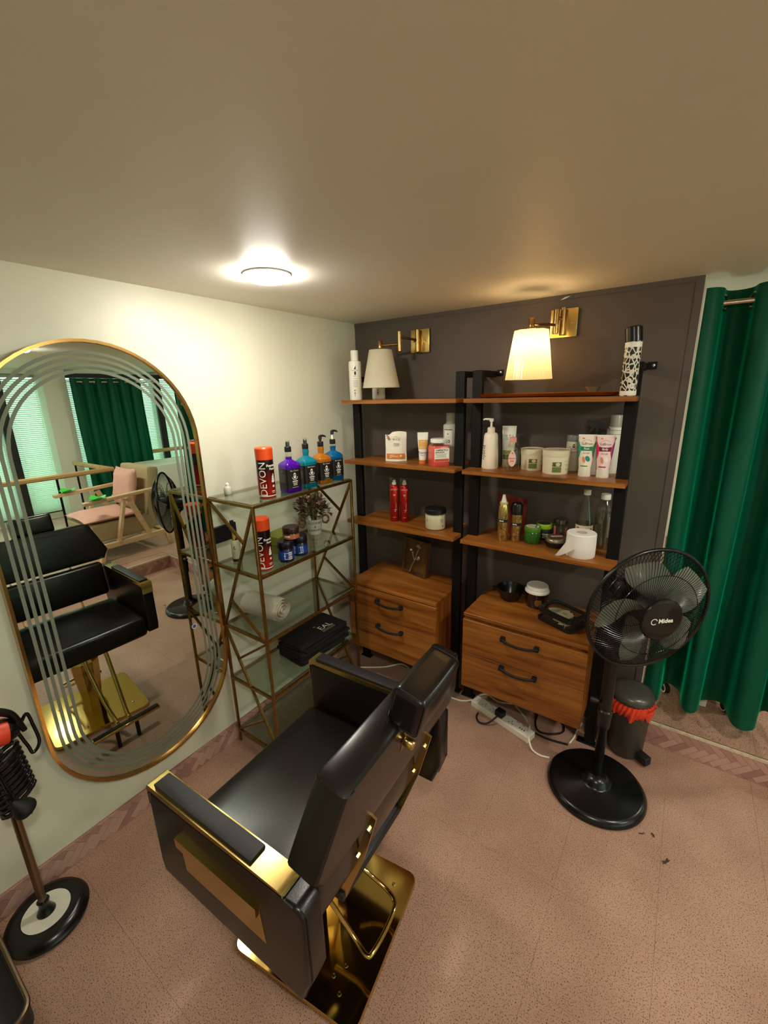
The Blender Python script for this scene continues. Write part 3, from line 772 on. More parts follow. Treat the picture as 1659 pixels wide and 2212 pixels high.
grid(bm, bag, 120, 8, True); O('bin_bag', bm, M('red_bag', (226, 66, 40), 0.3, coat=.3), BN, 20)
bm = BM()
def scrap(u, v):
    a = -0.15 + 0.9 * u; n = math.sin(u * 19) * math.cos(v * 13) * .5 + math.sin(u * 41 + v * 9) * .4
    return ((0.088 + 0.02 * v + 0.010 * n) * math.cos(a), (0.088 + 0.02 * v + 0.010 * n) * math.sin(a), 0.262 + 0.036 * v + 0.008 * n)
grid(bm, scrap, 14, 8); O('plastic_scrap', bm, thin_glass('crinkled_film', (240, 232, 222), 0.15, 0.22, 1.0), BN, 0)
pd = O('pedal', box(BM(), 0.068, 0.118, -0.018, 0.018, 0.012, 0.050, 0.006, 3), BLACKM, BN)
O('pedal_bar', box(BM(), 0.05, 0.085, -0.012, 0.012, 0.014, 0.03, 0.003, 1), BLACKM, BN)

# ================================================================== CURTAINS
def velvet():
    m = M('green_velvet', (0, 106, 74), 0.55, sheen=1.0, bump=0.25, bscale=55)
    b = m.node_tree.nodes['Principled BSDF']; b.inputs['Sheen Tint'].default_value = lin((20, 255, 180)); b.inputs['Sheen Roughness'].default_value = 0.3
    return m
VELVET = velvet(); STEELR = M('brushed_steel', (196, 184, 160), 0.25, 1.0)
def curtain_local(name, label, L0, zb, zt, waves, amp, loc, rotz, rod0, rod1, zrod, ph0=0.0, cat='curtain'):
    """local x along the rod, folds in y"""
    t = thing(name, label, cat, loc, rotz)
    pl_ = L0 / waves
    def fn(u, v):
        s = u * L0; ph = 2 * PI * (s - ph0) / pl_
        k = 0.72 + 0.28 * (1 - v) + 0.12 * math.sin(3.1 * u * waves + 2 * v)
        zz = zb + (zt - zb) * v
        flop = 0.012 * math.sin(ph * 0.5 + 1.3) * (1 - v)
        x = s - 0.011 * math.sin(2 * ph) + flop
        y = amp * k * math.sin(ph) + 0.010 * math.sin(2.3 * ph + 5 * v) * (1 - v) + 0.006 * math.sin(7 * v + ph)
        x = max(x, 0.0)
        return (x, y, zz + 0.004 * math.sin(ph * 1.5) * (1 - v))
    bm = BM(); grid(bm, fn, int(waves * 22), 26); bmesh.ops.solidify(bm, geom=bm.faces[:], thickness=0.003)
    O('fabric', bm, VELVET, t, 60)
    n = int(waves * 2)
    for k in range(n):
        s = ph0 + k * pl_ / 2
        if s < 0.02 or s > L0 - 0.005: continue
        bm = BM(); sl = 1 if k % 2 == 0 else -1
        M4 = Matrix.Translation((s, 0, zrod)) @ Matrix.Rotation(math.radians(58) * sl, 4, 'Z') @ Matrix.Rotation(PI / 2, 4, 'X')
        tube(bm, [M4 @ Vector((0.024 * math.cos(2 * PI * q / 24), 0.024 * math.sin(2 * PI * q / 24), 0)) for q in range(24)], 0.0055, 8, True)
        O('eyelet', bm, STEELR, t)
    r = tag(O('curtain_rod', tube(BM(), [(rod0, 0, zrod), (rod1, 0, zrod)], 0.0095, 16), STEELR, t), 'x', 'x'); del r['label']; del r['category']
    return t
curtain_local('curtain', 'green velvet eyelet curtain hanging at the end of the dark wall', 0.50, 0.215, 1.935, 2.9, 0.078, (1.5965, 0.085, 0), 0, 0.0, 0.85, 1.887, 0.058)
curtain_local('curtain', 'green velvet eyelet curtain before the blinds, reflected behind the armchair', 0.85, 0.36, 1.872, 6.0, 0.045, (4.72, 0.27, 0), PI / 2, -0.05, 1.1, 1.828)

# ================================================================== WALL LAMPS
SHADEW = M('linen_shade', (247, 240, 216), 0.7, var=0.04, vscale=160, bump=0.1, bscale=500, trans=0.0)
def lit_shade():
    m = bpy.data.materials.new('lit_pleated_shade'); m.use_nodes = True; nt = m.node_tree
    for n in list(nt.nodes): nt.nodes.remove(n)
    o = nt.nodes.new('ShaderNodeOutputMaterial'); d = nt.nodes.new('ShaderNodeBsdfDiffuse'); t = nt.nodes.new('ShaderNodeBsdfTranslucent'); mx = nt.nodes.new('ShaderNodeMixShader')
    g = nt.nodes.new('ShaderNodeBsdfGlossy'); g.inputs['Roughness'].default_value = 0.15; mx2 = nt.nodes.new('ShaderNodeMixShader'); mx2.inputs[0].default_value = 0.05
    d.inputs['Color'].default_value = lin((238, 222, 186)); t.inputs['Color'].default_value = lin((250, 232, 196)); mx.inputs[0].default_value = 0.45
    nt.links.new(d.outputs[0], mx.inputs[1]); nt.links.new(t.outputs[0], mx.inputs[2]); nt.links.new(mx.outputs[0], mx2.inputs[1]); nt.links.new(g.outputs[0], mx2.inputs[2]); nt.links.new(mx2.outputs[0], o.inputs[0])
    return m
BR2 = M('antique_bronze', (176, 138, 84), 0.22, 1.0, var=.15, vscale=40)
def sconce(label, xp, zp, piv, joint, sock, rt, rb_, zt, zb, lit):
    t = thing('wall_lamp', label, 'wall lamp', (xp, 0, zp))
    q = lambda p: Vector((p[0] - xp, p[1], p[2] - zp))
    O('wall_plate', box(BM(), -0.054, 0.054, -0.016, -0.0035, -0.056, 0.056, 0.005, 2), GOLDS, t)
    for dx in (-0.034, 0.034): O('screw', lathe(BM(), [(0.005, 0), (0.004, 0.003), (0, 0.004)], 10, Matrix.Translation((dx, -0.016, 0)) @ Matrix.Rotation(PI / 2, 4, 'X')), BR2, t)
    def post(p, r, h0, h1): return lathe(BM(), [(r * .8, h0 - .002), (r, h0), (r, h1), (r * .8, h1 + .002)], 20, Matrix.Translation(q(p)))
    O('pivot', post(piv, 0.011, -0.052, 0.052), BR2, t)
    O('joint', post(joint, 0.011, -0.045, 0.045), BR2, t)
    O('arm', tube(BM(), [q(piv) + Vector((0, 0, 0.004)), q(joint) + Vector((0, 0, 0.02))], 0.0062, 10), BR2, t)
    O('arm', tube(BM(), [q(joint) + Vector((0, 0, -0.012)), q(sock) + Vector((0, 0, 0.0))], 0.0062, 10), BR2, t)
    s = q(sock)
    O('socket', lathe(BM(), [(0.010, 0.022), (0.0115, 0.020), (0.0115, -0.012), (0.018, -0.016), (0.024, -0.022), (0.022, zt - sock[2] + 0.004), (0.020, zt - sock[2] - 0.02), (0.0, zt - sock[2] - 0.02)][::1], 24, Matrix.Translation(s)), BR2, t)
    bm = BM(); n = 64
    def sh(u, v):
        r = rt + (rb_ - rt) * v; r *= 1 + (0.012 * math.sin(u * 2 * PI * 40) + 0.008 * math.sin(u * 2 * PI * 9 + 3 * v) if lit else 0)
        return s + Vector((r * math.cos(2 * PI * u), r * math.sin(2 * PI * u), zt - sock[2] + (zb - zt) * v))
    grid(bm, sh, 160 if lit else n, 8, True)
    if not lit: bmesh.ops.solidify(bm, geom=bm.faces[:], thickness=0.002)
    shd = O('shade', bm, lit_shade() if lit else SHADEW, t, 60)
    bm = BM()
    for k in range(3):
        a = 2 * PI * k / 3 + .3; tube(bm, [s + Vector((0.02 * math.cos(a), 0.02 * math.sin(a), zt - sock[2] - 0.004)), s + Vector((rt * math.cos(a), rt * math.sin(a), zt - sock[2] - 0.002))], 0.0015, 6)
    lathe(bm, [(rt - 0.002, zt - sock[2] - 0.003), (rt + 0.001, zt - sock[2] + 0.001), (rt - 0.002, zt - sock[2] + 0.001)], 40, Matrix.Translation(s), cap=False)
    O('shade_carrier', bm, BR2, shd)
    blb = [(0.0, -0.105), (0.018, -0.10), (0.028, -0.08), (0.026, -0.055), (0.014, -0.03), (0.012, -0.015), (0, -0.014)]
    O('bulb', lathe(BM(), blb, 24, Matrix.Translation(s + Vector((0, 0, zt - sock[2])))), M('lit_bulb', (255, 240, 200), 0.3, emit=(1.0, 0.70, 0.36), estr=SCONCE) if lit else M('off_bulb', (235, 230, 215), 0.2), t)
SCONCE = 24.0
sconce('brass swing-arm wall lamp with plain white shade, unlit', 0.430, 1.851, (0.424, -0.030, 1.851), (0.393, -0.150, 1.842), (0.312, -0.200, 1.826), 0.056, 0.093, 1.806, 1.627, False)
sconce('brass swing-arm wall lamp with glowing pleated cream shade', 1.123, 1.864, (1.123, -0.035, 1.868), (1.103, -0.062, 1.866), (1.046, -0.200, 1.850), 0.064, 0.091, 1.826, 1.640, True)

# ================================================================== ROLLING STAND AND TROLLEY AT THE LEFT
SD = thing('rolling_stand', 'chrome pole stand on a round black base with white ring', 'stand', (0.128, -1.872, 0))
O('base', lathe(BM(), [(0.0, 0.0), (0.098, 0.0), (0.110, 0.006), (0.112, 0.016), (0.104, 0.030), (0.086, 0.038), (0.066, 0.036), (0.06, 0.030), (0, 0.030)], 64), BLACKP, SD)
O('white_ring', lathe(BM(), [(0.020, 0.031), (0.063, 0.0335), (0.064, 0.036), (0.020, 0.036)], 48, cap=False), M('marbled_white', (226, 222, 206), 0.4, var=.05, vscale=30), SD)
O('hub', lathe(BM(), [(0.026, 0.034), (0.022, 0.044), (0.015, 0.058), (0.014, 0.075), (0.017, 0.082), (0, 0.083)], 28), BLACKP, SD)
O('pole', lathe(BM(), [(0.0115, 0.07), (0.0115, 1.25), (0, 1.252)], 20), M('brushed_pole', (150, 132, 108), 0.28, 1.0), SD)
hk = O('hook', tube(BM(), spline([(0, 0, 0.6985), (0.05, 0.0, 0.6985), (0.086, 0.0, 0.6985), (0.096, 0.0, 0.712)], 5), 0.006, 8), BLACKM, SD)
CB = thing('hair_dryer', 'red and black hair dryer wrapped in its coiled black cord', 'hair dryer', (0.178, -1.872, 0.74))
GL = M('glossy_black_cord', (18, 16, 15), 0.18)
O('barrel', lathe(BM(), [(0.0, -0.065), (0.024, -0.063), (0.030, -0.05), (0.034, -0.042), (0.034, 0.05), (0.028, 0.06), (0.0, 0.062)], 28, Matrix.Translation((0.0, -0.01, 0.0)) @ Matrix.Rotation(math.radians(80), 4, 'X')), GL, CB)
O('colour_band', lathe(BM(), [(0.0348, -0.040), (0.036, -0.036), (0.036, 0.020), (0.0348, 0.024)], 28, Matrix.Translation((0.0, -0.01, 0.0)) @ Matrix.Rotation(math.radians(80), 4, 'X'), cap=False), M('red_plastic', (214, 66, 34), 0.4), CB)
hp = []
for k in range(9 * 14):
    a = 2 * PI * k / 14; z = -0.072 - 0.0013 * k
    hp.append((0.0 + 0.026 * math.cos(a), 0.0 + 0.042 * math.sin(a) + 0.0001 * k, z + 0.022 * math.sin(a)))
O('coiled_cord', tube(BM(), hp, 0.0062, 8), GL, CB)
O('cord_loop', tube(BM(), spline([(0.0, 0.05, -0.03), (0.01, 0.075, 0.02), (0.0, 0.085, -0.03), (0.0, 0.088, -0.09), (0.004, 0.068, -0.11), (0.0, 0.060, -0.075), (0.01, 0.03, 0.03), (0.02, -0.02, 0.0), (0.03, -0.01, -0.14), (0.026, 0.0, -0.215)], 7), 0.0045, 8), GL, CB)
for q_ in range(3): O('cord_loop', tube(BM(), spline([(0.01 + .012 * q_, -0.075, -0.05), (0.002 + .009 * q_, -0.05, 0.035 + .009 * q_), (-0.008 + .009 * q_, 0.0, 0.056 + .010 * q_), (-0.004 + .009 * q_, 0.045, 0.03 + .008 * q_), (0.004 + .008 * q_, 0.062, -0.02)], 7), 0.0068, 8), GL, CB)
pg = O('plug', lathe(BM(), [(0.007, 0.045), (0.013, 0.03), (0.026, 0.006), (0.028, -0.008), (0.026, -0.014), (0, -0.014)], 20, Matrix.Translation((0.026, 0.012, -0.245)) @ Matrix.Rotation(math.radians(25), 4, 'X')), BLACKM, CB)
for dx in (-0.008, 0.008): O('pin', lathe(BM(), [(0.0025, 0), (0.0025, -0.018)], 8, Matrix.Translation((0.026 + dx, 0.012, -0.245)) @ Matrix.Rotation(math.radians(25), 4, 'X') @ Matrix.Translation((0, 0, -0.012))), CHROME, pg)

TR = thing('salon_trolley', 'black salon trolley with metal edge beside the round stand base', 'trolley', (0.545, -2.22, 0))
for dx, dy in ((-0.17, -0.2), (0.17, -0.2), (-0.17, 0.2), (0.17, 0.2)):
    O('leg', lathe(BM(), [(0.011, 0.05), (0.011, 0.45)], 12, Matrix.Translation((dx, dy, 0))), CHROME, TR)
    O('caster', lathe(BM(), [(0.0, -0.01), (0.022, -0.01), (0.025, -0.006), (0.025, 0.006), (0.022, 0.01), (0, 0.01)], 20, Matrix.Translation((dx, dy, 0.025)) @ Matrix.Rotation(PI / 2, 4, 'X')), BLACKM, TR)
for z in (0.12, 0.455):
    bm = BM(); P0, P1 = rrect(0.195, 0.222, 0.03, 6), rrect(0.187, 0.214, 0.026, 6)
    loft(bm, [[(x, y, z) for x, y in P1], [(x, y, z + 0.002) for x, y in P0], [(x, y, z + 0.045) for x, y in P0], [(x, y, z + 0.045) for x, y in P1], [(x, y, z + 0.008) for x, y in P1]])
    tr = O('tray', bm, BLACKM, TR)
    O('edge_strip', tube(BM(), [(x, y, z + 0.046) for x, y in rrect(0.193, 0.220, 0.029, 6)], 0.005, 8, True), M('bronze_edge', (96, 80, 64), 0.4, 1.0), tr)

O('side_panel', box(BM(), -0.183, 0.183, -0.21, 0.21, 0.165, 0.452, 0.012, 2), BLACKM, TR)

# ================================================================== POWER STRIP AND CORDS
PS = thing('power_strip', 'long white power strip with a black plug on the floor', 'power strip', (1.033, -0.253, 0), math.atan2(-0.092, 0.317))
O('body', box(BM(), -0.170, 0.170, -0.030, 0.030, 0.0, 0.034, 0.006, 3), OFFW, PS)
def hole(cx, cy, w, h): return [(cx - w / 2, cy - h / 2), (cx + w / 2, cy - h / 2), (cx + w / 2, cy + h / 2), (cx - w / 2, cy + h / 2)]
flat = lambda u, v: (u, v, 0.0343)
for k, sx in enumerate((-0.100, -0.052, 0.000, 0.060)):
    printed(PS, [hole(sx, 0.004, 0.004, 0.008), hole(sx - 0.010, -0.010, 0.008, 0.0035), hole(sx + 0.010, -0.010, 0.008, 0.0035)], flat, INK, 'socket')
    O('switch', box(BM(), sx + 0.014, sx + 0.030, 0.0175, 0.0245, 0.0335, 0.037, 0.001, 1), PALEGREY, PS)
printed(PS, [hole(0.108, -0.004, 0.004, 0.011), hole(0.120, -0.004, 0.004, 0.011), hole(0.132, -0.004, 0.004, 0.011)], flat, INK, 'usb_port')
printed(PS, [hole(-0.146, 0.0, 0.003, 0.02)], flat, GREYINK, 'print')
O('switch', box(BM(), 0.106, 0.122, 0.0175, 0.0245, 0.0335, 0.037, 0.001, 1), PALEGREY, PS)
PLG = thing('plug_cord', 'black three-pin plug and its looping cord in the power strip', 'plug', (1.030, -0.252, 0.0345))
O('plug_body', box(BM(), -0.022, 0.022, -0.026, 0.014, -0.0006, 0.030, 0.008, 3), BLACKM, PLG, rot=(0, 0, math.atan2(-0.092, 0.317)))
def cord(name, label, pts, r, mat, parent=None, z=None):
    P = [(p[0], p[1], (p[2] if len(p) > 2 else r + 0.0005)) for p in pts]
    if parent is None:
        o = O(name, tube(BM(), spline(P, 7), r, 8), mat); tag(o, label, 'cord'); return o
    lp = parent.location
    return O(name, tube(BM(), spline([(p[0] - lp[0], p[1] - lp[1], p[2] - lp[2]) for p in P], 7), r, 8), mat, parent)
cord('cord', '', [(1.026, -0.262, 0.048), (1.014, -0.292, 0.036), (0.984, -0.322, 0.012), (0.947, -0.328, 0.006), (0.922, -0.302, 0.006), (0.918, -0.272, 0.006)], 0.0045, BLACKM, PLG)
WC = M('white_cord', (242, 234, 214), 0.45)
cord('extension_cord', 'white cord running from the brass shelf past the drawers beside it', [(0.10, -0.34), (0.164, -0.301), (0.292, -0.214), (0.366, -0.133), (0.456, -0.161), (0.60, -0.235), (0.775, -0.238), (0.824, -0.222), (0.850, -0.211, 0.012), (0.868, -0.206, 0.017)], 0.0042, WC)
cord('extension_cord', 'white cord arching between the power strip and the drawers', [(0.872, -0.142), (0.905, -0.112), (0.971, -0.134), (1.015, -0.118), (1.075, -0.095)], 0.0042, WC)
cord('extension_cord', 'white cord crossing the power strip end towards the fan base', [(1.058, -0.115), (1.120, -0.165, 0.006), (1.150, -0.205, 0.013), (1.164, -0.236, 0.031), (1.173, -0.257, 0.041), (1.182, -0.294, 0.0385), (1.191, -0.330, 0.0405), (1.200, -0.347, 0.030), (1.216, -0.359, 0.011), (1.240, -0.366, 0.0055), (1.266, -0.366), (1.293, -0.357)], 0.0042, WC)
cord('extension_cord', 'short white cord end on the floor near the fan pole', [(1.372, -0.06), (1.362, -0.123), (1.359, -0.173), (1.349, -0.223)], 0.0042, WC)
cord('extension_cord', 'black cord looped on the floor past the power strip end', [(1.165, -0.09), (1.173, -0.124), (1.180, -0.178), (1.203, -0.222), (1.240, -0.224), (1.284, -0.198), (1.308, -0.165), (1.302, -0.125), (1.282, -0.10), (1.25, -0.09)], 0.0048, BLACKM)
cord('extension_cord', 'black cord trailing from the cabinet to the fan', [(1.185, -0.245), (1.25, -0.252), (1.30, -0.245), (1.345, -0.235)], 0.0048, BLACKM)

# ================================================================== PLATFORM SIDE (seen in the mirror)
BEIGE = M('beige_fabric', (178, 160, 124), 0.8, var=.05, vscale=90, bump=.15, bscale=600)
PINK = M('pink_cotton', (218, 166, 152), 0.85, var=.06, vscale=12, bump=.35, bscale=28)
AC = thing('armchair', 'beige upholstered armchair with slanted pale wood frame', 'armchair', (3.10, -0.16, STEP))
def ac(x, y, z): return (x - 3.10, y + 0.16, z - STEP)
def acbox(x0, x1, y0, y1, z0, z1, bev, seg=3): return box(BM(), x0 - 3.10, x1 - 3.10, y0 + .16, y1 + .16, z0 - STEP, z1 - STEP, bev, seg)
O('seat_cushion', acbox(2.82, 3.39, -0.50, 0.06, 0.31, 0.475, 0.035, 4), BEIGE, AC)
bm = BM(); bx = box(bm, -0.285, 0.285, -0.06, 0.06, -0.30, 0.32, 0.045, 4, Matrix.Translation(ac(3.105, 0.105, 0.63)) @ Matrix.Rotation(math.radians(-7), 4, 'X'))
O('backrest', bm, BEIGE, AC)
for x in (2.775, 3.435):
    sf = O('armrest', bar(BM(), ac(x, -0.545, 0.705), ac(x, 0.15, 0.735), 0.055, 0.032, 0.004), PALEWOOD, AC)
    O('side_rail', bar(BM(), ac(x, -0.50, 0.275), ac(x, 0.19, 0.275), 0.035, 0.05, 0.003), PALEWOOD, AC)
    O('strut', bar(BM(), ac(x, -0.20, 0.69), ac(x, -0.31, 0.29), 0.03, 0.045, 0.003), PALEWOOD, AC)
    O('strut', bar(BM(), ac(x, -0.16, 0.69), ac(x, -0.02, 0.29), 0.03, 0.045, 0.003), PALEWOOD, AC)
    O('leg', bar(BM(), ac(x, -0.45, 0.26), ac(x, -0.49, STEP + .004), 0.035, 0.05, 0.003), PALEWOOD, AC)
    O('leg', bar(BM(), ac(x, 0.155, 0.26), ac(x, 0.18, STEP + .003), 0.035, 0.05, 0.003), PALEWOOD, AC)
O('cross_rail', bar(BM(), ac(2.79, -0.47, 0.285), ac(3.42, -0.47, 0.285), 0.04, 0.03, 0.003), PALEWOOD, AC)
O('cross_rail', bar(BM(), ac(2.79, 0.14, 0.285), ac(3.42, 0.14, 0.285), 0.04, 0.03, 0.003), PALEWOOD, AC)
def pillow(name, label, hx, hy, hz, M4):
    bm = BM()
    def pf(sg):
        def f(u, v):
            a, b = u * 2 - 1, v * 2 - 1
            pinch = 1 - 0.10 * (a * a * b * b)
            d = (max(0, 1 - a ** 4) * max(0, 1 - b ** 4)) ** 0.6
            w = 0.10 * math.sin(9 * a + 3 * b) * (abs(b) ** 3) + 0.09 * math.sin(11 * b + a) * (abs(a) ** 3)
            return M4 @ Vector((a * hx * (1 - .06 * (1 - abs(b) ** 2)), b * hy * (1 - .06 * (1 - abs(a) ** 2)), sg * hz * d * (1 + w) + hz * .06 * w))
        return f
    grid(bm, pf(1), 18, 18); grid(bm, pf(-1), 18, 18); bmesh.ops.remove_doubles(bm, verts=bm.verts, dist=1e-4)
    tag(O(name, bm, PINK, None, 80), label, 'cushion')
pillow('seat_cushion_pad', 'pink cotton cushion lying flat on the armchair seat', 0.27, 0.26, 0.042, Matrix.Translation((3.10, -0.265, 0.515)) @ Matrix.Rotation(0.06, 4, 'Z'))
pillow('throw_pillow', 'crumpled pink pillow standing against the armchair back', 0.20, 0.19, 0.06, Matrix.Translation((3.03, -0.06, 0.76)) @ Matrix.Rotation(math.radians(78), 4, 'X'))
GREENC = M('green_plastic', (50, 200, 70), 0.3, trans=.1)
for x, lb in ((2.775, 'green leaf-rimmed cup hooked on the step-side armrest of the armchair'), (3.435, 'green leaf-rimmed cup hooked on the window-side armrest')):
    c = thing('cup_holder', lb, 'cup', (x, -0.43, 0.7285), 0)
    bm = BM()
    def leaf(u, v):
        a = 2 * PI * u; r = 0.030 + 0.055 * v * (0.55 + 0.45 * math.cos(2 * a) ** 2); return (r * math.cos(a), r * math.sin(a), 0.004 + 0.028 * v * (0.4 + .6 * math.cos(2 * a) ** 2))
    grid(bm, leaf, 40, 5, True); O('rim', bm, GREENC, c, 60)
    O('cup', lathe(BM(), [(0.031, 0.005), (0.034, 0.003), (0.033, 0.0), (0.0285, 0.0), (0.0, 0.0)], 28), GREENC, c)

# handrail round the stair opening
HR = thing('handrail', 'wooden handrail on thin black posts before the windows', 'handrail', (3.65, 0.1, STEP))
def hq(x, y, z): return (x - 3.65, y - 0.1, z - STEP)
for a, b in (((3.65, -3.2, 0.86), (3.65, 0.13, 0.86)), ((3.65, 0.10, 0.86), (4.62, 0.10, 0.86)), ((4.86, 1.0, 0.86), (4.86, 2.8, 0.86))):
    O('rail', bar(BM(), hq(*a), hq(*b), 0.045, 0.05, 0.012), RAILWOOD, HR)
for x, y in ((3.65, -2.9), (3.65, -2.0), (3.65, -1.15), (3.65, -0.42), (3.65, 0.10), (4.60, 0.10), (4.86, 1.45), (4.86, 2.2)):
    O('post', tube(BM(), [hq(x, y, STEP), hq(x, y, 0.85)], 0.011, 10), STEEL, HR)

# venetian blinds, one per window bay
SLAT = M('blind_slat', (196, 206, 188), 0.5)
def slat_mat():
    m = bpy.data.materials.new('translucent_slat'); m.use_nodes = True; nt = m.node_tree
    for n in list(nt.nodes): nt.nodes.remove(n)
    o = nt.nodes.new('ShaderNodeOutputMaterial'); d = nt.nodes.new('ShaderNodeBsdfDiffuse'); t = nt.nodes.new('ShaderNodeBsdfTranslucent'); mx = nt.nodes.new('ShaderNodeMixShader')
    d.inputs['Color'].default_value = lin((188, 202, 182)); t.inputs['Color'].default_value = lin((186, 206, 190)); mx.inputs[0].default_value = 0.35
    nt.links.new(d.outputs[0], mx.inputs[1]); nt.links.new(t.outputs[0], mx.inputs[2]); nt.links.new(mx.outputs[0], o.inputs[0])
    return m
SLATM = slat_mat()
bays = [(-1.304, -0.406, 'on the far side of the black mullion from the white column'), (-0.314, 0.018, 'squeezed between the black mullion and the white column'), (0.327, 1.454, 'behind the far green curtain'), (1.546, 2.354, 'above the treatment bed'), (2.446, 2.99, 'in the far corner past the treatment bed'), (-2.554, -1.396, 'two windows from the white column'), (-3.954, -2.646, 'three windows from the white column')]
for a, b, wh in bays:
    v = thing('venetian_blind', 'pale green venetian blind ' + wh, 'blind', (XW - 0.06, (a + b) / 2, 0.22)); hw = (b - a) / 2
    bm = BM(); z = 0.02
    while z < 1.66:
        ca, sa = math.cos(math.radians(50)), math.sin(math.radians(50))
        vs = [bm.verts.new(p) for p in ((-0.013 * ca, -hw, z - 0.013 * sa), (-0.013 * ca, hw, z - 0.013 * sa), (0.013 * ca, hw, z + 0.013 * sa), (0.013 * ca, -hw, z + 0.013 * sa))]
        bm.faces.new(vs); z += 0.0235
    s = O('slat', bm, SLATM, v, 0); s['kind'] = 'stuff'
    O('head_rail', box(BM(), -0.02, 0.02, -hw, hw, 1.665, 1.70, 0.003, 1), M('blind_rail', (150, 160, 146), 0.5), v)
    for y in (-hw * .7, hw * .7): O('ladder_cord', tube(BM(), [(-0.016, y, 0.0), (-0.016, y, 1.67)], 0.0015, 5), WHITEP, v)

# treatment bed
BD = thing('treatment_bed', 'white sheeted treatment bed beyond the step', 'bed', (4.28, 1.55, STEP))
SHEET = M('white_sheet', (206, 214, 200), 0.8, bump=.2, bscale=30)
O('mattress', box(BM(), -0.30, 0.30, -0.78, 0.78, 0.56, 0.64, 0.03, 3), SHEET, BD)
bm = BM()
P = rrect(0.305, 0.785, 0.05, 5); n = len(P)
loft(bm, [[(x * (1 + .012 * math.sin(k * 1.9) * q), y * (1 + .008 * math.sin(k * 2.3) * q), z) for k, (x, y) in enumerate(P)] for z, q in ((0.645, 0), (0.60, .3), (0.45, .8), (0.24, 1.4))], False)
O('sheet', bm, SHEET, BD, 60)
for dx in (-.25, .25):
    for dy in (-.7, .7): O('leg', tube(BM(), [(dx, dy, 0), (dx, dy, 0.57)], 0.02, 12), STEEL, BD)

# rolling stool cart just behind the right-hand curtain: casters and white foot show below the hem
CT = thing('utility_cart', 'white cart with black casters peeking out below the curtain hem', 'cart', (1.81, 0.34, STEP))
O('cart_body', box(BM(), -0.14, 0.14, -0.10, 0.10, 0.075, 0.60, 0.01, 2), OFFW, CT)
O('foot_box', box(BM(), -0.045, 0.045, -0.125, -0.06, 0.0, 0.075, 0.003, 1), WHITEP, CT)
for dx, dy in ((-0.122, -0.10), (0.114, -0.105), (-0.12, 0.09), (0.12, 0.09)):
    w = Matrix.Translation((dx, dy, 0.026)) @ Matrix.Rotation(math.radians(-60 if dy < 0 else 20), 4, 'Z') @ Matrix.Rotation(PI / 2, 4, 'X')
    k = O('caster', lathe(BM(), [(0.0, -0.012), (0.022, -0.012), (0.026, -0.007), (0.026, 0.007), (0.022, 0.012), (0.0, 0.012)], 28, w), BLACKM, CT)
    O('caster_rim', lathe(BM(), [(0.0165, 0.0122), (0.0215, 0.0122), (0.0225, 0.0105)], 28, w, cap=False), WHITEP, k)

# ================================================================== PRODUCTS
def prod(name, label, cat, x, y, z, rotz=None, group=None):
    return thing(name, label, cat, (x, y, z), facing(x, y) if rotz is None else rotz, group)
def C_(hexrgb, name, rough=0.4, **k): return M(name, hexrgb, rough, **k)
EPS = 0.0004
TOPG = 1.2 + S / 2 + 0.005; T2G = 0.912 + S / 2 + 0.005; T3G = 0.626 + S / 2 + 0.005; T4G = 0.354 + S / 2 + 0.005

# --- foam cans
def grad_can():
    m = bpy.data.materials.new('red_black_can'); m.use_nodes = True; nt = m.node_tree; b = nt.nodes['Principled BSDF']
    tc = nt.nodes.new('ShaderNodeTexCoord'); sp = nt.nodes.new('ShaderNodeSeparateXYZ'); r = nt.nodes.new('ShaderNodeValToRGB')
    mr_ = nt.nodes.new('ShaderNodeMapRange'); mr_.inputs[1].default_value = 0.0; mr_.inputs[2].default_value = 0.15
    nt.links.new(tc.outputs['Object'], sp.inputs[0]); nt.links.new(sp.outputs['Z'], mr_.inputs[0]); nt.links.new(mr_.outputs[0], r.inputs[0])
    r.color_ramp.elements[0].position = 0.05; r.color_ramp.elements[0].color = lin((214, 40, 24))
    r.color_ramp.elements[1].position = 0.75; r.color_ramp.elements[1].color = lin((26, 12, 14))
    nt.links.new(r.outputs[0], b.inputs['Base Color']); b.inputs['Roughness'].default_value = 0.25; b.inputs['Metallic'].default_value = 0.15
    return m
GRAD = grad_can()
def foam_can(x, y, z, label, h=0.150):
    t = prod('foam_can', label, 'spray can', x, y, z, group='red foam cans on the brass shelf'); r = 0.0335
    O('body', lathe(BM(), [(0, 0), (r - .003, 0), (r, 0.004), (r, h), (r - .004, h + .004), (0, h + .005)], 40), GRAD, t)
    O('cap', lathe(BM(), [(r + .0005, h + .001), (r + .001, h + .044), (r - .003, h + .049), (0, h + .050)], 40), ORANGE, t)
    O('base_band', lathe(BM(), [(r + .0003, 0.006), (r + .0003, 0.010)], 40, cap=False), WHITEINK, t)
    letter(t, 'DEVON', 0.040, on_cyl(r + EPS, 0.076, rot=True, uc=-0.012), WHITEINK, 0.0, 0.98)
    letter(t, 'Foaming', 0.0125, on_cyl(r + EPS, 0.128, uc=0.026), WHITEINK, 0.0006)
    letter(t, 'Foam', 0.0125, on_cyl(r + EPS, 0.115, uc=0.030), WHITEINK, 0.0006)
    printed(t, [ellipse(0, 0.066, .009, .006), ellipse(0, 0.075, .0075, .006), ellipse(0, .083, .0055, .006), ellipse(0.002, .090, .003, .006), ellipse(0, 0.046, .006, .005)], on_cyl(r + EPS, 0, uc=0.030), WHITEINK, 'foam_picture')
    printed(t, [rect(0, 0.026, .018, .003), rect(0, .020, .016, .002)], on_cyl(r + EPS, 0, uc=0.028), WHITEINK)
    return t
foam_can(0.252, -0.930, TOPG, 'red and black foam can with orange cap on the top glass tier')
foam_can(0.258, -0.985, T2G, 'red and black foam can with orange cap on the second glass tier', 0.165)

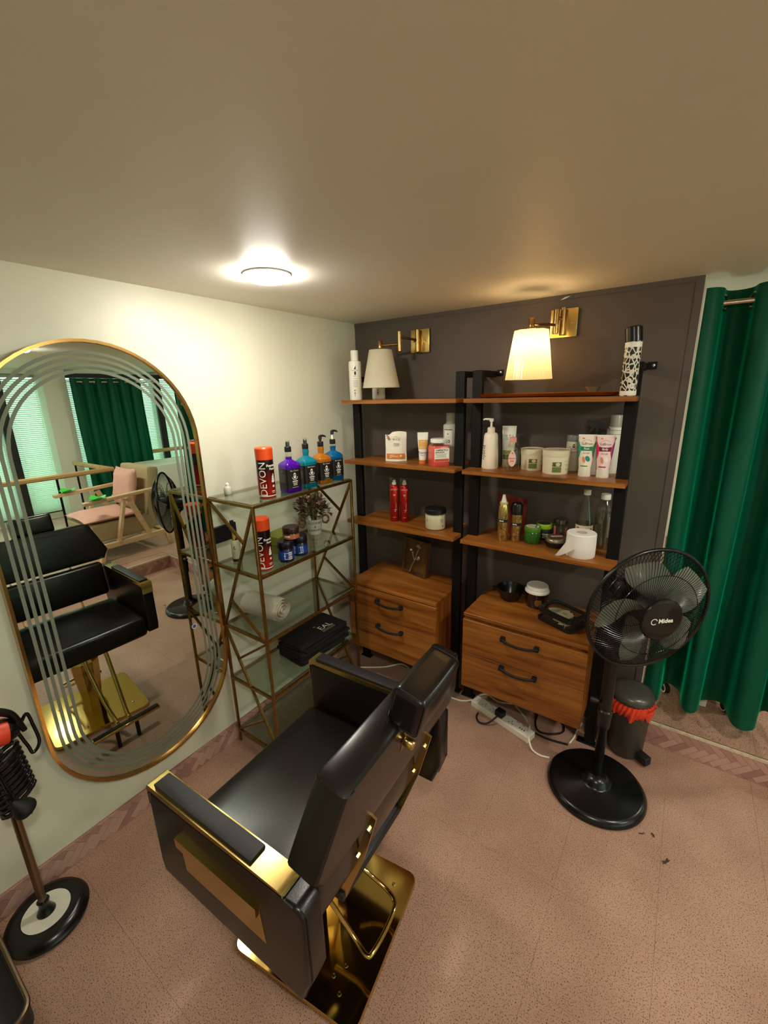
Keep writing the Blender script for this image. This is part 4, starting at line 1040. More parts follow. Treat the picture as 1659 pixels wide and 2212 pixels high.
def liquid_mat(rgb):
    m = bpy.data.materials.new('liquid'); m.use_nodes = True; nt = m.node_tree
    for n in list(nt.nodes): nt.nodes.remove(n)
    o = nt.nodes.new('ShaderNodeOutputMaterial'); d = nt.nodes.new('ShaderNodeBsdfDiffuse'); t = nt.nodes.new('ShaderNodeBsdfTranslucent'); mx = nt.nodes.new('ShaderNodeMixShader')
    g = nt.nodes.new('ShaderNodeBsdfGlossy'); g.inputs['Roughness'].default_value = 0.05; fr = nt.nodes.new('ShaderNodeFresnel'); mx2 = nt.nodes.new('ShaderNodeMixShader')
    d.inputs['Color'].default_value = lin(rgb); t.inputs['Color'].default_value = lin(rgb); mx.inputs[0].default_value = 0.6
    nt.links.new(d.outputs[0], mx.inputs[1]); nt.links.new(t.outputs[0], mx.inputs[2]); nt.links.new(fr.outputs[0], mx2.inputs[0])
    nt.links.new(mx.outputs[0], mx2.inputs[1]); nt.links.new(g.outputs[0], mx2.inputs[2]); nt.links.new(mx2.outputs[0], o.inputs[0])
    return m
# --- square lotion bottles
def square_bottle(x, y, liquid, label, head, fill=1.0):
    t = prod('lotion_bottle', label, 'bottle', x, y, TOPG, math.radians(80), 'square pump bottles on the top glass tier'); hw = 0.035
    def sq(s, z, rad): return [(px, py, z) for px, py in rrect(hw * s, hw * s, rad, 4)]
    lq = liquid_mat(liquid)
    neck = [(1.0, 0.108, .008), (0.97, 0.116, .010), (0.80, 0.124, .014), (0.48, 0.131, .012), (0.36, 0.136, .0115), (0.36, 0.145, .0115), (0.42, 0.155, .014), (0.34, 0.168, .0115)]
    rings = [sq(0.93, 0.0, .010), sq(1.0, 0.004, .010)] + [sq(1.0, 0.104, .010)] + [sq(a, z, min(rd, hw * a * .98)) for a, z, rd in neck if z <= 0.136 + 0.034 * fill]
    O('body', loft(BM(), rings), lq, t, 40)
    if fill < 1.0:
        z0 = max(z for a, z, rd in neck if z <= 0.136 + 0.034 * fill)
        O('clear_neck', loft(BM(), [sq(.36, z0, .0115), sq(.40, 0.158, .0135), sq(.33, 0.169, .011)]), CLEAR, t)
    lbm = M('black_label', (22, 17, 18), 0.35)
    bm = BM(); P = rrect(hw + .0006, hw + .0006, .0105, 4)
    A = [bm.verts.new((px, py, 0.018)) for px, py in P]; B = [bm.verts.new((px, py, 0.098)) for px, py in P]
    for i in range(len(P)):
        j = (i + 1) % len(P); bm.faces.new((A[i], A[j], B[j], B[i]))
    lb = O('label', bm, lbm, t)
    f = on_front(-hw - .0012, 0.0)
    letter(lb, 'Bon Cuero', 0.0085, on_front(-hw - .0012, 0.091), WHITEINK)
    head_ = [(0.006 * math.cos(a), 0.073 + 0.0095 * math.sin(a)) for a in [PI * k / 10 for k in range(11)]]
    printed(lb, [head_, ellipse(0, 0.0665, .0062, .0085)], f, WHITEINK, 'bearded_head_emblem')
    printed(lb, [ellipse(0, 0.0735, .0035, .003), ellipse(0, .0675, .0012, .002)], on_front(-hw - .0015, 0.0), lbm, 'emblem_face')
    printed(lb, ribbon([(0.0125 * math.cos(a), 0.066 + 0.0125 * math.sin(a)) for a in [PI + PI * k / 12 for k in range(13)]], .0022), f, WHITEINK, 'emblem_scroll')
    printed(lb, [rect(0, 0.047, .026, .004), rect(0, .040, .022, .0022), rect(0, .0355, .018, .0018), rect(0, .031, .020, .0018), rect(0, 0.022, .030, .001)], f, WHITEINK)
    g = lambda u, v: (-hw - .0012, -u, v)
    printed(lb, [rect(-.006, .090, .022, .0024), rect(-.008, .084, .016, .002)] + [rect(0, .074 - .005 * k, .040, .0014) for k in range(7)], g, GREYINK)
    # collar and head
    O('collar', lathe(BM(), [(0.0135, 0.166), (0.0138, 0.167), (0.0138, 0.186), (0.012, 0.188), (0, 0.188)], 28), BLACKM, t)
    if head == 'spray':
        n = O('spray_nozzle', lathe(BM(), [(0.008, 0.188), (0.0075, 0.204), (0.006, 0.207), (0, 0.207)], 20), BLACKM, t)
        O('clear_cap', lathe(BM(), [(0.0105, 0.188), (0.010, 0.212), (0.009, 0.214), (0, 0.214)], 24), CLEAR, t)
    else:
        dz = 0.0 if head == 'pump' else 0.014
        O('pump_stem', lathe(BM(), [(0.005, 0.188), (0.005, 0.198 + dz)], 14), WHITEP if dz else BLACKM, t)
        bm = BM(); lathe(bm, [(0.0075, 0.196 + dz), (0.008, 0.208 + dz), (0.006, 0.214 + dz), (0, 0.214 + dz)], 18)
        tube(bm, [(0, 0, 0.211 + dz), (0.012, 0, 0.2125 + dz), (0.026, 0, 0.210 + dz), (0.032, 0, 0.206 + dz)], [.006, .005, .004, .003], 8)
        O('pump_head', bm, BLACKM, t)
square_bottle(0.262, -0.812, (112, 18, 214), 'square bottle of purple liquid with spray top on the glass tier', 'spray', 0.45)
square_bottle(0.256, -0.706, (0, 168, 196), 'square bottle of turquoise liquid with spray top on the glass tier', 'spray')
square_bottle(0.258, -0.612, (238, 146, 36), 'square bottle of orange liquid with pump on the glass tier', 'pump')
square_bottle(0.244, -0.514, (0, 128, 206), 'square bottle of blue liquid with raised pump on the glass tier', 'tall', 0.7)
t = prod('dropper_bottle', 'tiny translucent dropper bottle at the mirror end of the top tier', 'bottle', 0.071, -0.985, TOPG)
O('body', lathe(BM(), [(0, 0), (0.015, 0), (0.016, 0.003), (0.016, 0.026), (0.012, 0.032), (0.008, 0.035), (0, 0.036)], 24), M('milky_plastic', (224, 222, 204), 0.3, trans=.3), t)
O('needle_cap', lathe(BM(), [(0.007, 0.035), (0.0075, 0.044), (0.003, 0.048), (0.0008, 0.050), (0.0006, 0.066), (0, 0.066)], 14), WHITEP, t)

# --- jars on the second glass tier
def jar(x, y, z, r, hb, hl, body, lid, label, name='cream_jar', grp=None, rz=None):
    t = prod(name, label, 'jar', x, y, z, rz, grp)
    O('body', lathe(BM(), [(0, 0), (r * .9, 0), (r, 0.005), (r, hb - .006), (r * .92, hb), (0, hb)], 40), body, t)
    O('lid', lathe(BM(), [(r * .98, hb), (r * 1.01, hb + .002), (r * 1.01, hb + hl - .003), (r * .96, hb + hl), (0, hb + hl)], 40), lid, t)
    return t
NAVY = M('navy_jar', (22, 26, 62), 0.12, coat=.5); NAVYL = M('navy_lid', (20, 18, 34), 0.25)
BLUEL = M('blue_label', (28, 66, 150), 0.35)
for x, y, lb, uc in ((0.272, -0.880, 'dark blue wax jar with barcode label nearest the foam can', .018), (0.268, -0.795, 'dark blue wax jar with striped label before the flower pot', -.03)):
    t = jar(x, y, T2G, 0.034, 0.058, 0.030, NAVY, NAVYL, lb, 'wax_jar', 'blue wax jars on the second glass tier')
    l = cyl_patch(t, 0.0344, 0.085, 0.012, 0.048, BLUEL)
    printed(l, [rect(uc, .038, .016, .014), rect(uc, .020, .016, .014)], on_cyl(.0347, 0), WHITEINK)
    printed(l, [rect(uc - .006 + .0018 * k, zz, .0008 if k % 3 else .0013, .009) for k in range(7) for zz in (.038, .020)], on_cyl(.035, 0), INK, 'barcode')
    printed(l, [rect(-.006 if uc > 0 else .004, .030, .002, .030), rect(-.006 if uc > 0 else .012, .031, .007 if uc > 0 else .002, .003 if uc > 0 else .03), rect(0.002, .016, .016, .0015), rect(.002, .042, .016, .0015)], on_cyl(.0347, 0), WHITEINK)
t = jar(0.266, -0.838, T2G + 0.0885, 0.035, 0.024, 0.027, M('amber_jar', (120, 62, 34), 0.15, coat=.4), M('brown_lid', (52, 30, 24), 0.3), 'amber hair wax jar with brown lid stacked on the blue jars', 'wax_jar')
l = cyl_patch(t, 0.0354, 0.11, 0.003, 0.021, M('copper_label', (176, 108, 74), 0.4)); printed(l, [rect(-.018, .014, .026, .006)], on_cyl(.0357, 0), WHITEINK)
# green boxes behind
LIME = M('lime_card', (132, 140, 52), 0.5)
for i, (x, y, z, rz, lb) in enumerate(((0.145, -0.795, T2G, 0.25, 'lower olive green carton lying behind the wax jars'), (0.150, -0.800, T2G + .041, 0.12, 'upper olive green carton stacked behind the wax jars'))):
    t = thing('carton', lb, 'box', (x, y, z), rz); O('box', box(BM(), -0.05, 0.05, -0.065, 0.065, 0, 0.04, 0.002, 1), LIME, t, 0)
    letter(t, 'WARTY' if i else 'MYSTE', 0.016, lambda u, v: (0.0504, u, v + .02), INK)
t = prod('serum_bottle', 'small cream bottle with gold cap by the mirror on the second tier', 'bottle', 0.088, -0.992, T2G)
O('base', lathe(BM(), [(0, 0), (0.0185, 0), (0.019, .002), (0.019, .012), (0, .012)], 28), M('dark_brown_base', (44, 30, 24), 0.3), t)
O('body', lathe(BM(), [(0.0185, .012), (0.019, 0.014), (0.019, 0.085), (0.015, 0.092), (0.010, 0.094), (0, .094)], 28), M('pearl_cream', (206, 200, 172), 0.2, var=.1, vscale=20), t)
O('cap', lathe(BM(), [(0.0125, 0.093), (0.0125, 0.124), (0.011, 0.126), (0, 0.126)], 24), GOLD, t)
printed(t, curl(-.004, .06, .008, .7, .003), on_cyl(.0193, 0), INK)
t = thing('black_panel', 'black flat panel fixed to the white wall behind the brass shelf', 'panel', (0.0, -0.990, 1.03))
O('plate', box(BM(), 0.0005, 0.012, -0.066, 0.066, -0.036, 0.036, 0.002, 1), BLACKM, t); O('tab', box(BM(), 0.0005, 0.010, 0.040, 0.056, 0.0365, 0.046, 0.001, 1), BLACKM, t)

# --- flower pot
t = prod('flower_pot', 'small white tin pot of artificial pink and green foliage', 'potted plant', 0.118, -0.545, T2G, facing(0.118, -0.545) + .1)
TIN = M('white_tin', (224, 222, 206), 0.45, var=.04, vscale=40)
O('pot', lathe(BM(), [(0, 0), (0.031, 0), (0.032, 0.002), (0.043, 0.078), (0.0445, 0.080), (0.042, 0.080), (0.036, 0.06), (0, 0.058)], 40), TIN, t)
def pot_fn(zc): return lambda u, v: ((0.0325 + 0.011 * (zc + v) / .078 + EPS) * math.cos(-PI / 2 + u / .038), (0.0325 + 0.011 * (zc + v) / .078 + EPS) * math.sin(-PI / 2 + u / .038), zc + v)
for s_, zz in (('FLOWER', .062), ('- & -', .043), ('GARDEN', .024)): letter(t, s_, 0.0165, pot_fn(zz), INK, 0.0, 1.15)
for s_ in (-1, 1):
    bm = BM(); pts = []
    for k in range(40):
        a = 2 * PI * k / 40; pts.append((s_ * 0.058 + 0.0165 * math.cos(a), 0.004 * math.sin(6 * a), 0.070 + 0.020 * math.sin(a)))
    tube(bm, pts, [0.0052 + .0012 * math.sin(k * 2.4) for k in range(40)], 7, True); O('rope_handle', bm, M('jute_rope', (128, 98, 62), 0.9), t)
def leafm(l, w):
    b_ = BM(); pts = [(0, 0, 0), (w * .5, l * .35, l * .06), (w * .42, l * .7, l * .10), (0, l, l * .04), (-w * .42, l * .7, l * .10), (-w * .5, l * .35, l * .06)]
    V = [b_.verts.new(p) for p in pts]; m_ = b_.verts.new((0, l * .5, 0))
    for i in range(6): b_.faces.new((V[i], V[(i + 1) % 6], m_))
    return b_
fol = {}
for nm, c in (('olive', (92, 92, 52)), ('mauve', (126, 88, 78)), ('blush', (196, 150, 134)), ('dark', (58, 56, 36))):
    fol[nm] = M('leaf_' + nm, c, 0.6)
random.seed(11); tpl = {k: O('leaf', leafm(0.026, 0.017), fol[k], t, 60) for k in fol}
first = dict.fromkeys(fol, True)
for k in range(270):
    th = random.uniform(0, 2 * PI); ph = math.acos(random.uniform(-0.35, 1)); R_ = random.uniform(0.045, 0.076)
    d = Vector((math.sin(ph) * math.cos(th), math.sin(ph) * math.sin(th), math.cos(ph)))
    p = Vector((0, 0, 0.128)) + Vector((d.x * R_ * 1.1, d.y * R_ * 1.1, d.z * R_ * 0.95))
    if t.location.y + p.x * math.sin(t.rotation_euler.z) + p.y * math.cos(t.rotation_euler.z) > -0.505: p = Vector((p.x * .55, p.y * .55, p.z))
    nm = random.choice(['olive', 'olive', 'dark', 'mauve', 'mauve', 'blush'] if d.x < .2 else ['olive', 'blush', 'blush', 'mauve', 'dark'])
    o = tpl[nm] if first[nm] else tpl[nm].copy()
    if not first[nm]: COL.objects.link(o); o.parent = t
    first[nm] = False
    o.location = p; sc = random.uniform(.85, 1.4); o.scale = (sc, sc, sc)
    o.rotation_euler = (d + Vector((random.uniform(-1.1, 1.1), random.uniform(-1.1, 1.1), random.uniform(-.5, 1.0)))).to_track_quat('Y', 'Z').to_euler()
bm = BM()
for k in range(26):
    th = random.uniform(0, 2 * PI); ph = math.acos(random.uniform(-0.2, 1)); d = Vector((math.sin(ph) * math.cos(th), math.sin(ph) * math.sin(th), math.cos(ph)))
    tube(bm, spline([(0.012 * math.cos(th), .012 * math.sin(th), 0.06), (d.x * .02, d.y * .02, 0.10), tuple(Vector((0, 0, .128)) + d * .06)], 4), 0.0012, 5)
q = O('stem', bm, fol['dark'], t); q['kind'] = 'stuff'

# --- towels
TOW = M('white_terry', (248, 243, 228), 0.95, var=.04, vscale=60, bump=.8, bscale=260)
bm = BM()
pts2 = []
for k in range(100):
    a = 2 * PI * 3.6 * k / 99; r = 0.006 + 0.048 * k / 99; pts2.append((r * math.cos(a) * 1.08, r * math.sin(a)))
outer = []; 
def roll(x): return x
n = len(pts2); Lx = 0.098
V0 = []; 
for side in (-1, -.6, -.2, .2, .6, 1):
    row = []
    for k, (a, b) in enumerate(pts2):
        off = (0.007 * (1 - k / n)) * (1 if side == 1 else (-1 if side == -1 else 0))
        w = 1 + 0.03 * math.sin(side * 5 + k * .06)
        row.append(bm.verts.new((side * Lx + off, a * w, 0.058 + b * w)))
    V0.append(row)
for A, B in zip(V0, V0[1:]):
    for k in range(n - 1): bm.faces.new((A[k], A[k + 1], B[k + 1], B[k]))
bmesh.ops.solidify(bm, geom=bm.faces[:], thickness=0.0125)
tw = tag(O('rolled_towel', bm, TOW, None, 70, (0.160, -0.925, T3G + 0.004), (0, 0, 0.12)), 'rolled white terry towel on the middle glass tier', 'towel')
CAPE = M('black_cloth', (20, 15, 15), 0.85, bump=.3, bscale=120)
random.seed(4); zt_ = T4G
nt_ = 6
for k in range(nt_):
    h = 0.016; hx, hy = random.uniform(.088, .098), random.uniform(.145, .165)
    bm = BM(); P = rrect(hx, hy, 0.015, 3)
    lay = []
    for s_, dz in ((.97, .0), (1, .004), (1, .011), (.96, .0155)):
        lay.append([(x * s_ * (1 + .02 * math.sin(i * 2.1 + k)), y * s_ * (1 + .015 * math.sin(i * 1.7 + k * 2)), dz + .0014 * math.sin(i * 1.3 + k)) for i, (x, y) in enumerate(P)])
    loft(bm, lay)
    c = thing('folded_cape', 'folded black cape, %s in the stack on the fourth glass tier' % ('bottom one', 'second from the bottom', 'third from the bottom', 'third from the top', 'second from the top', 'topmost with white print')[k], 'cape', (0.190 + random.uniform(-.008, .008), -0.68 + random.uniform(-.012, .012), zt_ + k * 0.0172), random.uniform(-.09, .05), 'folded black capes on the glass tier')
    body = O('cloth', bm, CAPE, c, 50)
    bm = BM(); box(bm, -hx * .96, hx * .94, -hy * .98, hy * .9, 0.0062, 0.0072); O('fold', bm, THREAD, c, 0)
    if k == nt_ - 1:
        fl = lambda uo, vo: (lambda u, v: (0.0 - v + vo, (u + uo), 0.0172))
        letter(c, 'EAL', 0.050, lambda u, v: (0.030 - v, u + 0.052, 0.0174), WHITEINK, 0.0, 1.0)
        printed(c, [rect(0, 0, .082, .018)], lambda u, v: (0.0585 - v, u + 0.050, 0.0174), GREYINK, 'print_bar')
        letter(c, 'RONNELS', 0.0165, lambda u, v: (0.0585 - v, u + 0.050, 0.0177), CAPE)
        letter(c, 'TS', 0.014, lambda u, v: (-0.004 - v, u + 0.010, 0.0174), WHITEINK)

# ------------------------------------------------------------------ left wooden unit
WHB = M('white_bottle', (247, 243, 228), 0.35)
def white_bottle(x, y, z, r, hb, hc, label, name='shampoo_bottle', body=WHB, cap=WHITEP, rz=None, capk=.62, grp=None):
    t = prod(name, label, 'bottle', x, y, z, rz, grp)
    O('body', lathe(BM(), [(0, 0), (r * .92, 0), (r, .004), (r, hb - .012), (r * .94, hb - .003), (r * .7, hb), (0, hb)], 40), body, t)
    O('cap', lathe(BM(), [(r * capk, hb - .001), (r * capk, hb + hc - .003), (r * (capk - .05), hb + hc), (0, hb + hc)], 32), cap, t)
    return t
for x, y, rb0, hb0, lb in ((0.174, -0.233, 0.0315, 0.192, 'tall white bottle at the wall end of the top shelf'), (0.188, -0.050, 0.0355, 0.206, 'tall white bottle half hidden behind the white lamp shade')):
    t = white_bottle(x, y, ZT, rb0, hb0, 0.050, lb, grp='tall white bottles on the top shelf')
    f = on_cyl(rb0 + .0003, 0)
    printed(t, [[(-.006, .150), (.004, .150), (.003, .172), (.0, .163)], rect(0, .132, .009, .016), rect(-.002, .118, .012, .002)], f, INK)
    letter(t, 'Larsa care', 0.0085, on_cyl(rb0 + .0003, .146), INK)
    printed(t, [rect(0, .106, .020, .0012)] + [rect(.0 + .002 * (k % 2), .097 - .006 * k, .024, .0013) for k in range(6)] + [ellipse(-.004, .048, .003, .004), rect(-.004, .034, .005, .012), rect(-.004, .022, .004, .004)], f, GREYINK)
# stand-up pouch
t = prod('pouch', 'torn white powder pouch with orange band on the middle shelf', 'pouch', 0.372, -0.165, Z2, facing(.37, -.17) - .15)
PO = M('white_foil', (245, 238, 218), 0.38, var=.04, vscale=30)
def pouch_mesh(w, h, d, tops):
    bm = BM(); n = 12
    def f(sg):
        def g(u, v):
            a = u * 2 - 1; top = h + tops(a); z = v * top
            dep = d * (1 - v) ** .8 * (1 - .75 * a * a) + .001
            return (a * w / 2 * (1 - .03 * math.sin(PI * v)), sg * dep + .002 * math.sin(7 * a + 9 * v) * v, z)
        return g
    grid(bm, f(-1), n, 12); grid(bm, f(1), n, 12)
    bmesh.ops.remove_doubles(bm, verts=bm.verts, dist=2.5e-3)
    return bm
bm = BM(); tears = lambda a: -0.013 * max(0, min(1, (-.35 - a) * 4)) + 0.003 * math.sin(a * 3.3 + .5)
O('bag', pouch_mesh(0.112, 0.150, 0.022, tears), PO, t, 60)
def pf(u, v): return (u, -0.0035 - 0.022 * max(0, 1 - v / .15) ** .8 * (1 - .75 * (u / .056) ** 2) - .002, v)
def band(parent, x0, x1, z0, z1, mat, fn, name='label'):
    bm = BM(); grid(bm, lambda u, v: fn(x0 + (x1 - x0) * u, z0 + (z1 - z0) * v), 10, 4); return O(name, bm, mat, parent)
band(t, -.048, .046, .014, .040, ORANGEP, pf)
printed(t, [rect(-.02, .032, .022, .002), rect(-.008, .026, .046, .002), rect(-.026, .020, .012, .002), ellipse(.028, .028, .005, .005)], lambda u, v: tuple(Vector(pf(u, v)) + Vector((0, -.0006, 0))), WHITEINK)
letter(t, 'RICE', 0.016, lambda u, v: pf(u + .004, v + .112), GREYINK, 0, 1.2); letter(t, 'MASK', 0.012, lambda u, v: pf(u + .006, v + .088), INK)
printed(t, [rect(.004, .080, .03, .0015), rect(.0, .125, .02, .0012)], pf, GREYINK)
printed(t, ribbon([(-.048, .132), (-.040, .128), (-.036, .120), (-.030, .112)], .006) + ribbon([(-.046, .122), (-.040, .116), (-.036, .108)], .004), pf, M('rust_print', (150, 92, 48), 0.5))
# squeeze tube on its cap
def squeeze(name, label, x, y, z, w, h, hc, rc, body, capm, rz=None, seamh=.006):
    t = prod(name, label, 'tube', x, y, z, rz)
    O('cap', lathe(BM(), [(0, 0), (rc, 0), (rc + .0008, .002), (rc, hc), (0, hc)], 28), capm, t)
    bm = BM(); rings = []
    for k in range(9):
        v = k / 8; ex = rc * .98 + (w / 2 - rc * .98) * min(1, v * 1.15); ey = rc * .98 * (1 - v) + .0012
        rings.append([(ex * math.cos(2 * PI * q / 28), ey * math.sin(2 * PI * q / 28), hc + (h - hc) * v) for q in range(28)])
    loft(bm, rings); O('body', bm, body, t, 50)
    O('crimp', box(BM(), -w / 2, w / 2, -.0018, .0018, h - .001, h + seamh), WHITEP, t)
    def fn(u, v):
        vv = max(0, min(1, (v - hc) / (h - hc))); ex = rc * .98 + (w / 2 - rc * .98) * min(1, vv * 1.15); ey = rc * .98 * (1 - vv) + .0012
        return (u, -ey * math.sqrt(max(0.0, 1 - min(1, abs(u) / ex) ** 2)) - .0008, v)
    return t, fn
t, fn = squeeze('cream_tube', 'white and orange cream tube beside the pink jar', 0.546, -0.190, Z2, 0.052, 0.148, 0.020, 0.0185, WHB, ORANGEP)
band(t, -.021, .021, .074, .118, M('apricot', (240, 178, 84), 0.45), fn, 'label'); letter(t, 'Derma', .0155, lambda u, v: fn(u, v + .056), INK, 0.0); printed(t, [rect(0, .110, .026, .002), rect(0, .084, .03, .002), rect(0, .078, .024, .0015), rect(0, .044, .016, .0012)], lambda u, v: tuple(Vector(fn(u, v)) + Vector((0, -.0006, 0))), WHITEINK)
printed(t, ribbon([(.013 * math.cos(a), .050 + .008 * math.sin(a)) for a in [PI + .3 + (PI - .6) * k / 10 for k in range(11)]], .0012), fn, INK)
# square pink jar
t = prod('scrub_jar', 'square clear jar of pink scrub with white lid', 'jar', 0.640, -0.200, Z2, facing(.64, -.2) + .35)
PK = M('pink_scrub', (222, 84, 76), 0.3, coat=.5)
O('body', loft(BM(), [[(a, b, z) for a, b in rrect(.042 * s, .042 * s, .010, 4)] for z, s in ((0, .95), (.004, 1), (.088, 1), (.097, .92))]), PK, t)
O('shoulder', loft(BM(), [[(a, b, z) for a, b in rrect(.0405 * s, .0405 * s, .012, 4)] for z, s in ((.0975, .95), (.106, .85), (.112, .8))]), CLEAR, t)
O('lid', lathe(BM(), [(0.0385, .110), (0.0405, .112), (.0405, .126), (.037, .129), (0, .129)], 40), WHITEP, t)
f = on_front(-.0425, 0)
printed(t, [rect(0, .055, .074, .062)], f, WHITEP, 'label'); f2 = on_front(-.0429, 0)
letter(t, 'VAMPIRE PLLA', .0098, on_front(-.0429, .078), INK, .0002); letter(t, 'INFUSION', .0098, on_front(-.0429, .068, -.010), INK, .0002)
printed(t, [rect(0, .031, .070, .012)], f2, M('red_print', (216, 76, 34), 0.4)); printed(t, [rect(-.004, .060 - .005 * k, .056 - .006 * (k % 3), .0013) for k in range(4)], f2, GREYINK)
# numbered bottle behind
t = white_bottle(0.640, -0.075, Z2, 0.037, 0.190, 0.052, 'grey white bottle with clear cap and black numerals behind pink jar', 'developer_bottle', M('grey_white', (202, 198, 180), .35), PALEGREY, capk=.66)
l = cyl_patch(t, .0374, .042, .08, .165, WHITEP, uc=-.014); f = on_cyl(.0377, 0, uc=-.014)
printed(l, [rect(0, .163, .042, .0035), ellipse(0, .142, .003, .003)], f, INK); letter(l, '20', .024, on_cyl(.0377, .105, uc=-.014), INK, .0004); printed(l, [rect(0, .127, .014, .001), rect(0, .083, .014, .001)], f, GREYINK)
# red cans
REDM = M('red_metal_can', (176, 34, 28), 0.28, 0.6)
for k, (x, y, lb, s_) in enumerate(((0.352, -0.160, 'red hairspray can nearer the brass shelf on the third shelf', 'LACSON'), (0.405, -0.142, 'red hairspray can nearer the cream jar on the third shelf', 'LOCKS'))):
    t = prod('hairspray_can', lb, 'spray can', x, y, Z3, None, 'red hairspray cans'); r = .0245
    O('body', lathe(BM(), [(0, 0), (r - .002, 0), (r, .003), (r, .195), (r - .003, .200), (r - .006, .202), (0, .203)], 36), REDM, t)
    O('nozzle', lathe(BM(), [(.012, .2025), (.012, .212), (.008, .214), (.008, .226), (0, .227)], 20), WHITEP, t)
    O('clear_cap', lathe(BM(), [(r - .001, .201), (r - .0015, .238), (r - .005, .243), (0, .2435)], 36), CLEAR, t)
    gi = M('silver_ink', (214, 186, 166), .4)
    letter(t, s_, .0125, on_cyl(r + EPS, .178), gi); printed(t, [rect(0, .150, .012, .004), rect(0, .144, .008, .002), rect(0, .025, .018, .0015)], on_cyl(r + EPS, 0), gi)
    printed(t, ribbon([(.016, .068), (.002, .068), (-.002, .066)], .002) + curl(.002, .060, .007, .75, .002, -1), on_cyl(r + EPS, 0), gi)
    printed(t, [rect(.009, .09, .0016, .03)], on_cyl(r + EPS, 0), gi)
# cream jar
t = prod('mask_jar', 'wide clear jar of cream with black screw lid', 'jar', 0.606, -0.165, Z3); r = .054
O('jar_wall', lathe(BM(), [(0, 0), (r - .003, 0), (r, .004), (r, .078), (r - .004, .084)], 44, cap=False), CLEAR, t)
O('cream', lathe(BM(), [(0, .003), (r - .004, .003), (r - .002, .006), (r - .002, .076), (0, .076)], 44), M('cream_fill', (238, 228, 196), .5), t)
O('lid', lathe(BM(), [(r - .001, .083), (r + .001, .085), (r + .001, .103), (r - .003, .107), (r - .012, .107), (r - .014, .105), (0, .105)], 44), M('black_lid', (26, 22, 20), .35), t)
printed(t, ribbon([(-.05, .06), (-.046, .055), (-.049, .048), (-.044, .05)], .002) + [rect(.035, .056, .016, .0015), rect(.035, .05, .016, .0015), rect(.035, .044, .012, .0015), rect(.040, .022, .006, .006)], on_cyl(r + EPS, 0), INK)
# picture frame with silver twig
t = thing('picture_frame', 'dark walnut box frame with a silver ginkgo twig', 'picture frame', (0.437, -0.085, ZC), math.radians(-14)); t.rotation_euler[0] = math.radians(-9)
bm = BM(); w, h, d = .092, .100, .022
for a0, a1, b0, b1 in ((-w, -w + .014, 0, 2 * h), (w - .014, w, 0, 2 * h)): pass
O('back_panel', box(BM(), -w + .012, w - .012, -.004, 0, .012, 2 * h - .012), M('slatted_panel', (104, 72, 34), .5, var=.25, vscale=30, stretch=(1, 1, .05)), t, 0)
for a0, a1, b0, b1 in ((-w, -w + .013, 0, 2 * h), (w - .013, w, 0, 2 * h), (-w + .013, w - .013, 0, .013), (-w + .013, w - .013, 2 * h - .013, 2 * h)):
    O('frame_side', box(BM(), a0, a1, -d, .004, b0, b1, .001, 1), FRAMEWOOD, t, 0)
SIL = M('silver', (206, 196, 178), .3, 1.0)
tg = O('twig', tube(BM(), spline([(-.02, -.030, .012), (-.012, -.026, .045), (.004, -.022, .085), (.014, -.02, .125), (.022, -.018, .150)], 5), [.0035] * 20 + [.003], 8), SIL, t)
O('twig_branch', tube(BM(), spline([(.002, -.022, .08), (-.016, -.020, .11), (-.022, -.018, .128)], 4), .0018, 6), SIL, tg)
O('twig_branch', tube(BM(), spline([(.006, -.022, .088), (.022, -.020, .096), (.030, -.018, .098)], 4), .0022, 6), SIL, tg)
for cx, cz, s_, a_ in ((.024, .155, .026, .2), (-.026, .130, .016, -.3), (.040, .098, .020, -1.2)):
    bm = BM()
    def gk(u, v, cx=cx, cz=cz, s_=s_, a_=a_):
        a = (u - .5) * 2.3 + a_; r = s_ * v * (1 - .25 * abs(math.sin((u - .5) * 9)) * v); return (cx + r * math.sin(a), -.020 - .006 * v + .002 * math.sin(u * 25) * v, cz + r * math.cos(a))
    grid(bm, gk, 16, 5); O('ginkgo_leaf', bm, SIL, t, 60)

# ------------------------------------------------------------------ right wooden unit, top shelf
t = thing('serving_tray', 'long copper-gold tray with flared rim on the top shelf', 'tray', (1.112, -0.135, ZT))
bm = BM(); lv = [(.232, .072, .0), (.253, .088, .004), (.270, .100, .016), (.268, .098, .0165), (.249, .086, .0055), (.232, .072, .002)]
loft(bm, [[(a, b, z) for a, b in [(-hx, -hy), (hx, -hy), (hx, hy), (-hx, hy)]] for hx, hy, z in lv]); O('tray_pan', bm, M('copper_gold', (222, 164, 96), .22, 1.0), t, 20)
for x, lb in ((1.205, 'small flat brass coaster lying in the tray by the lamp side'), (1.276, 'small flat brass coaster under the glass dish')):
    t = thing('coaster', lb, 'coaster', (x, -0.125, ZT + .0022)); O('disc', lathe(BM(), [(0, 0), (.028, 0), (.030, .002), (.030, .009), (.028, .011), (0, .0105)], 36), GOLDS, t); O('rim', tube(BM(), [(.029 * math.cos(2 * PI * k / 30), .029 * math.sin(2 * PI * k / 30), .011) for k in range(30)], .0012, 6, True), GOLD, t)
t = thing('glass_dish', 'small clear glass dish standing on a brass coaster', 'dish', (1.276, -0.125, ZT + .0145))
O('bowl', lathe(BM(), [(0, .002), (.020, .003), (.026, .010), (.033, .022), (.035, .022), (.029, .008), (.022, 0), (0, 0)], 32), CLEAR, t)
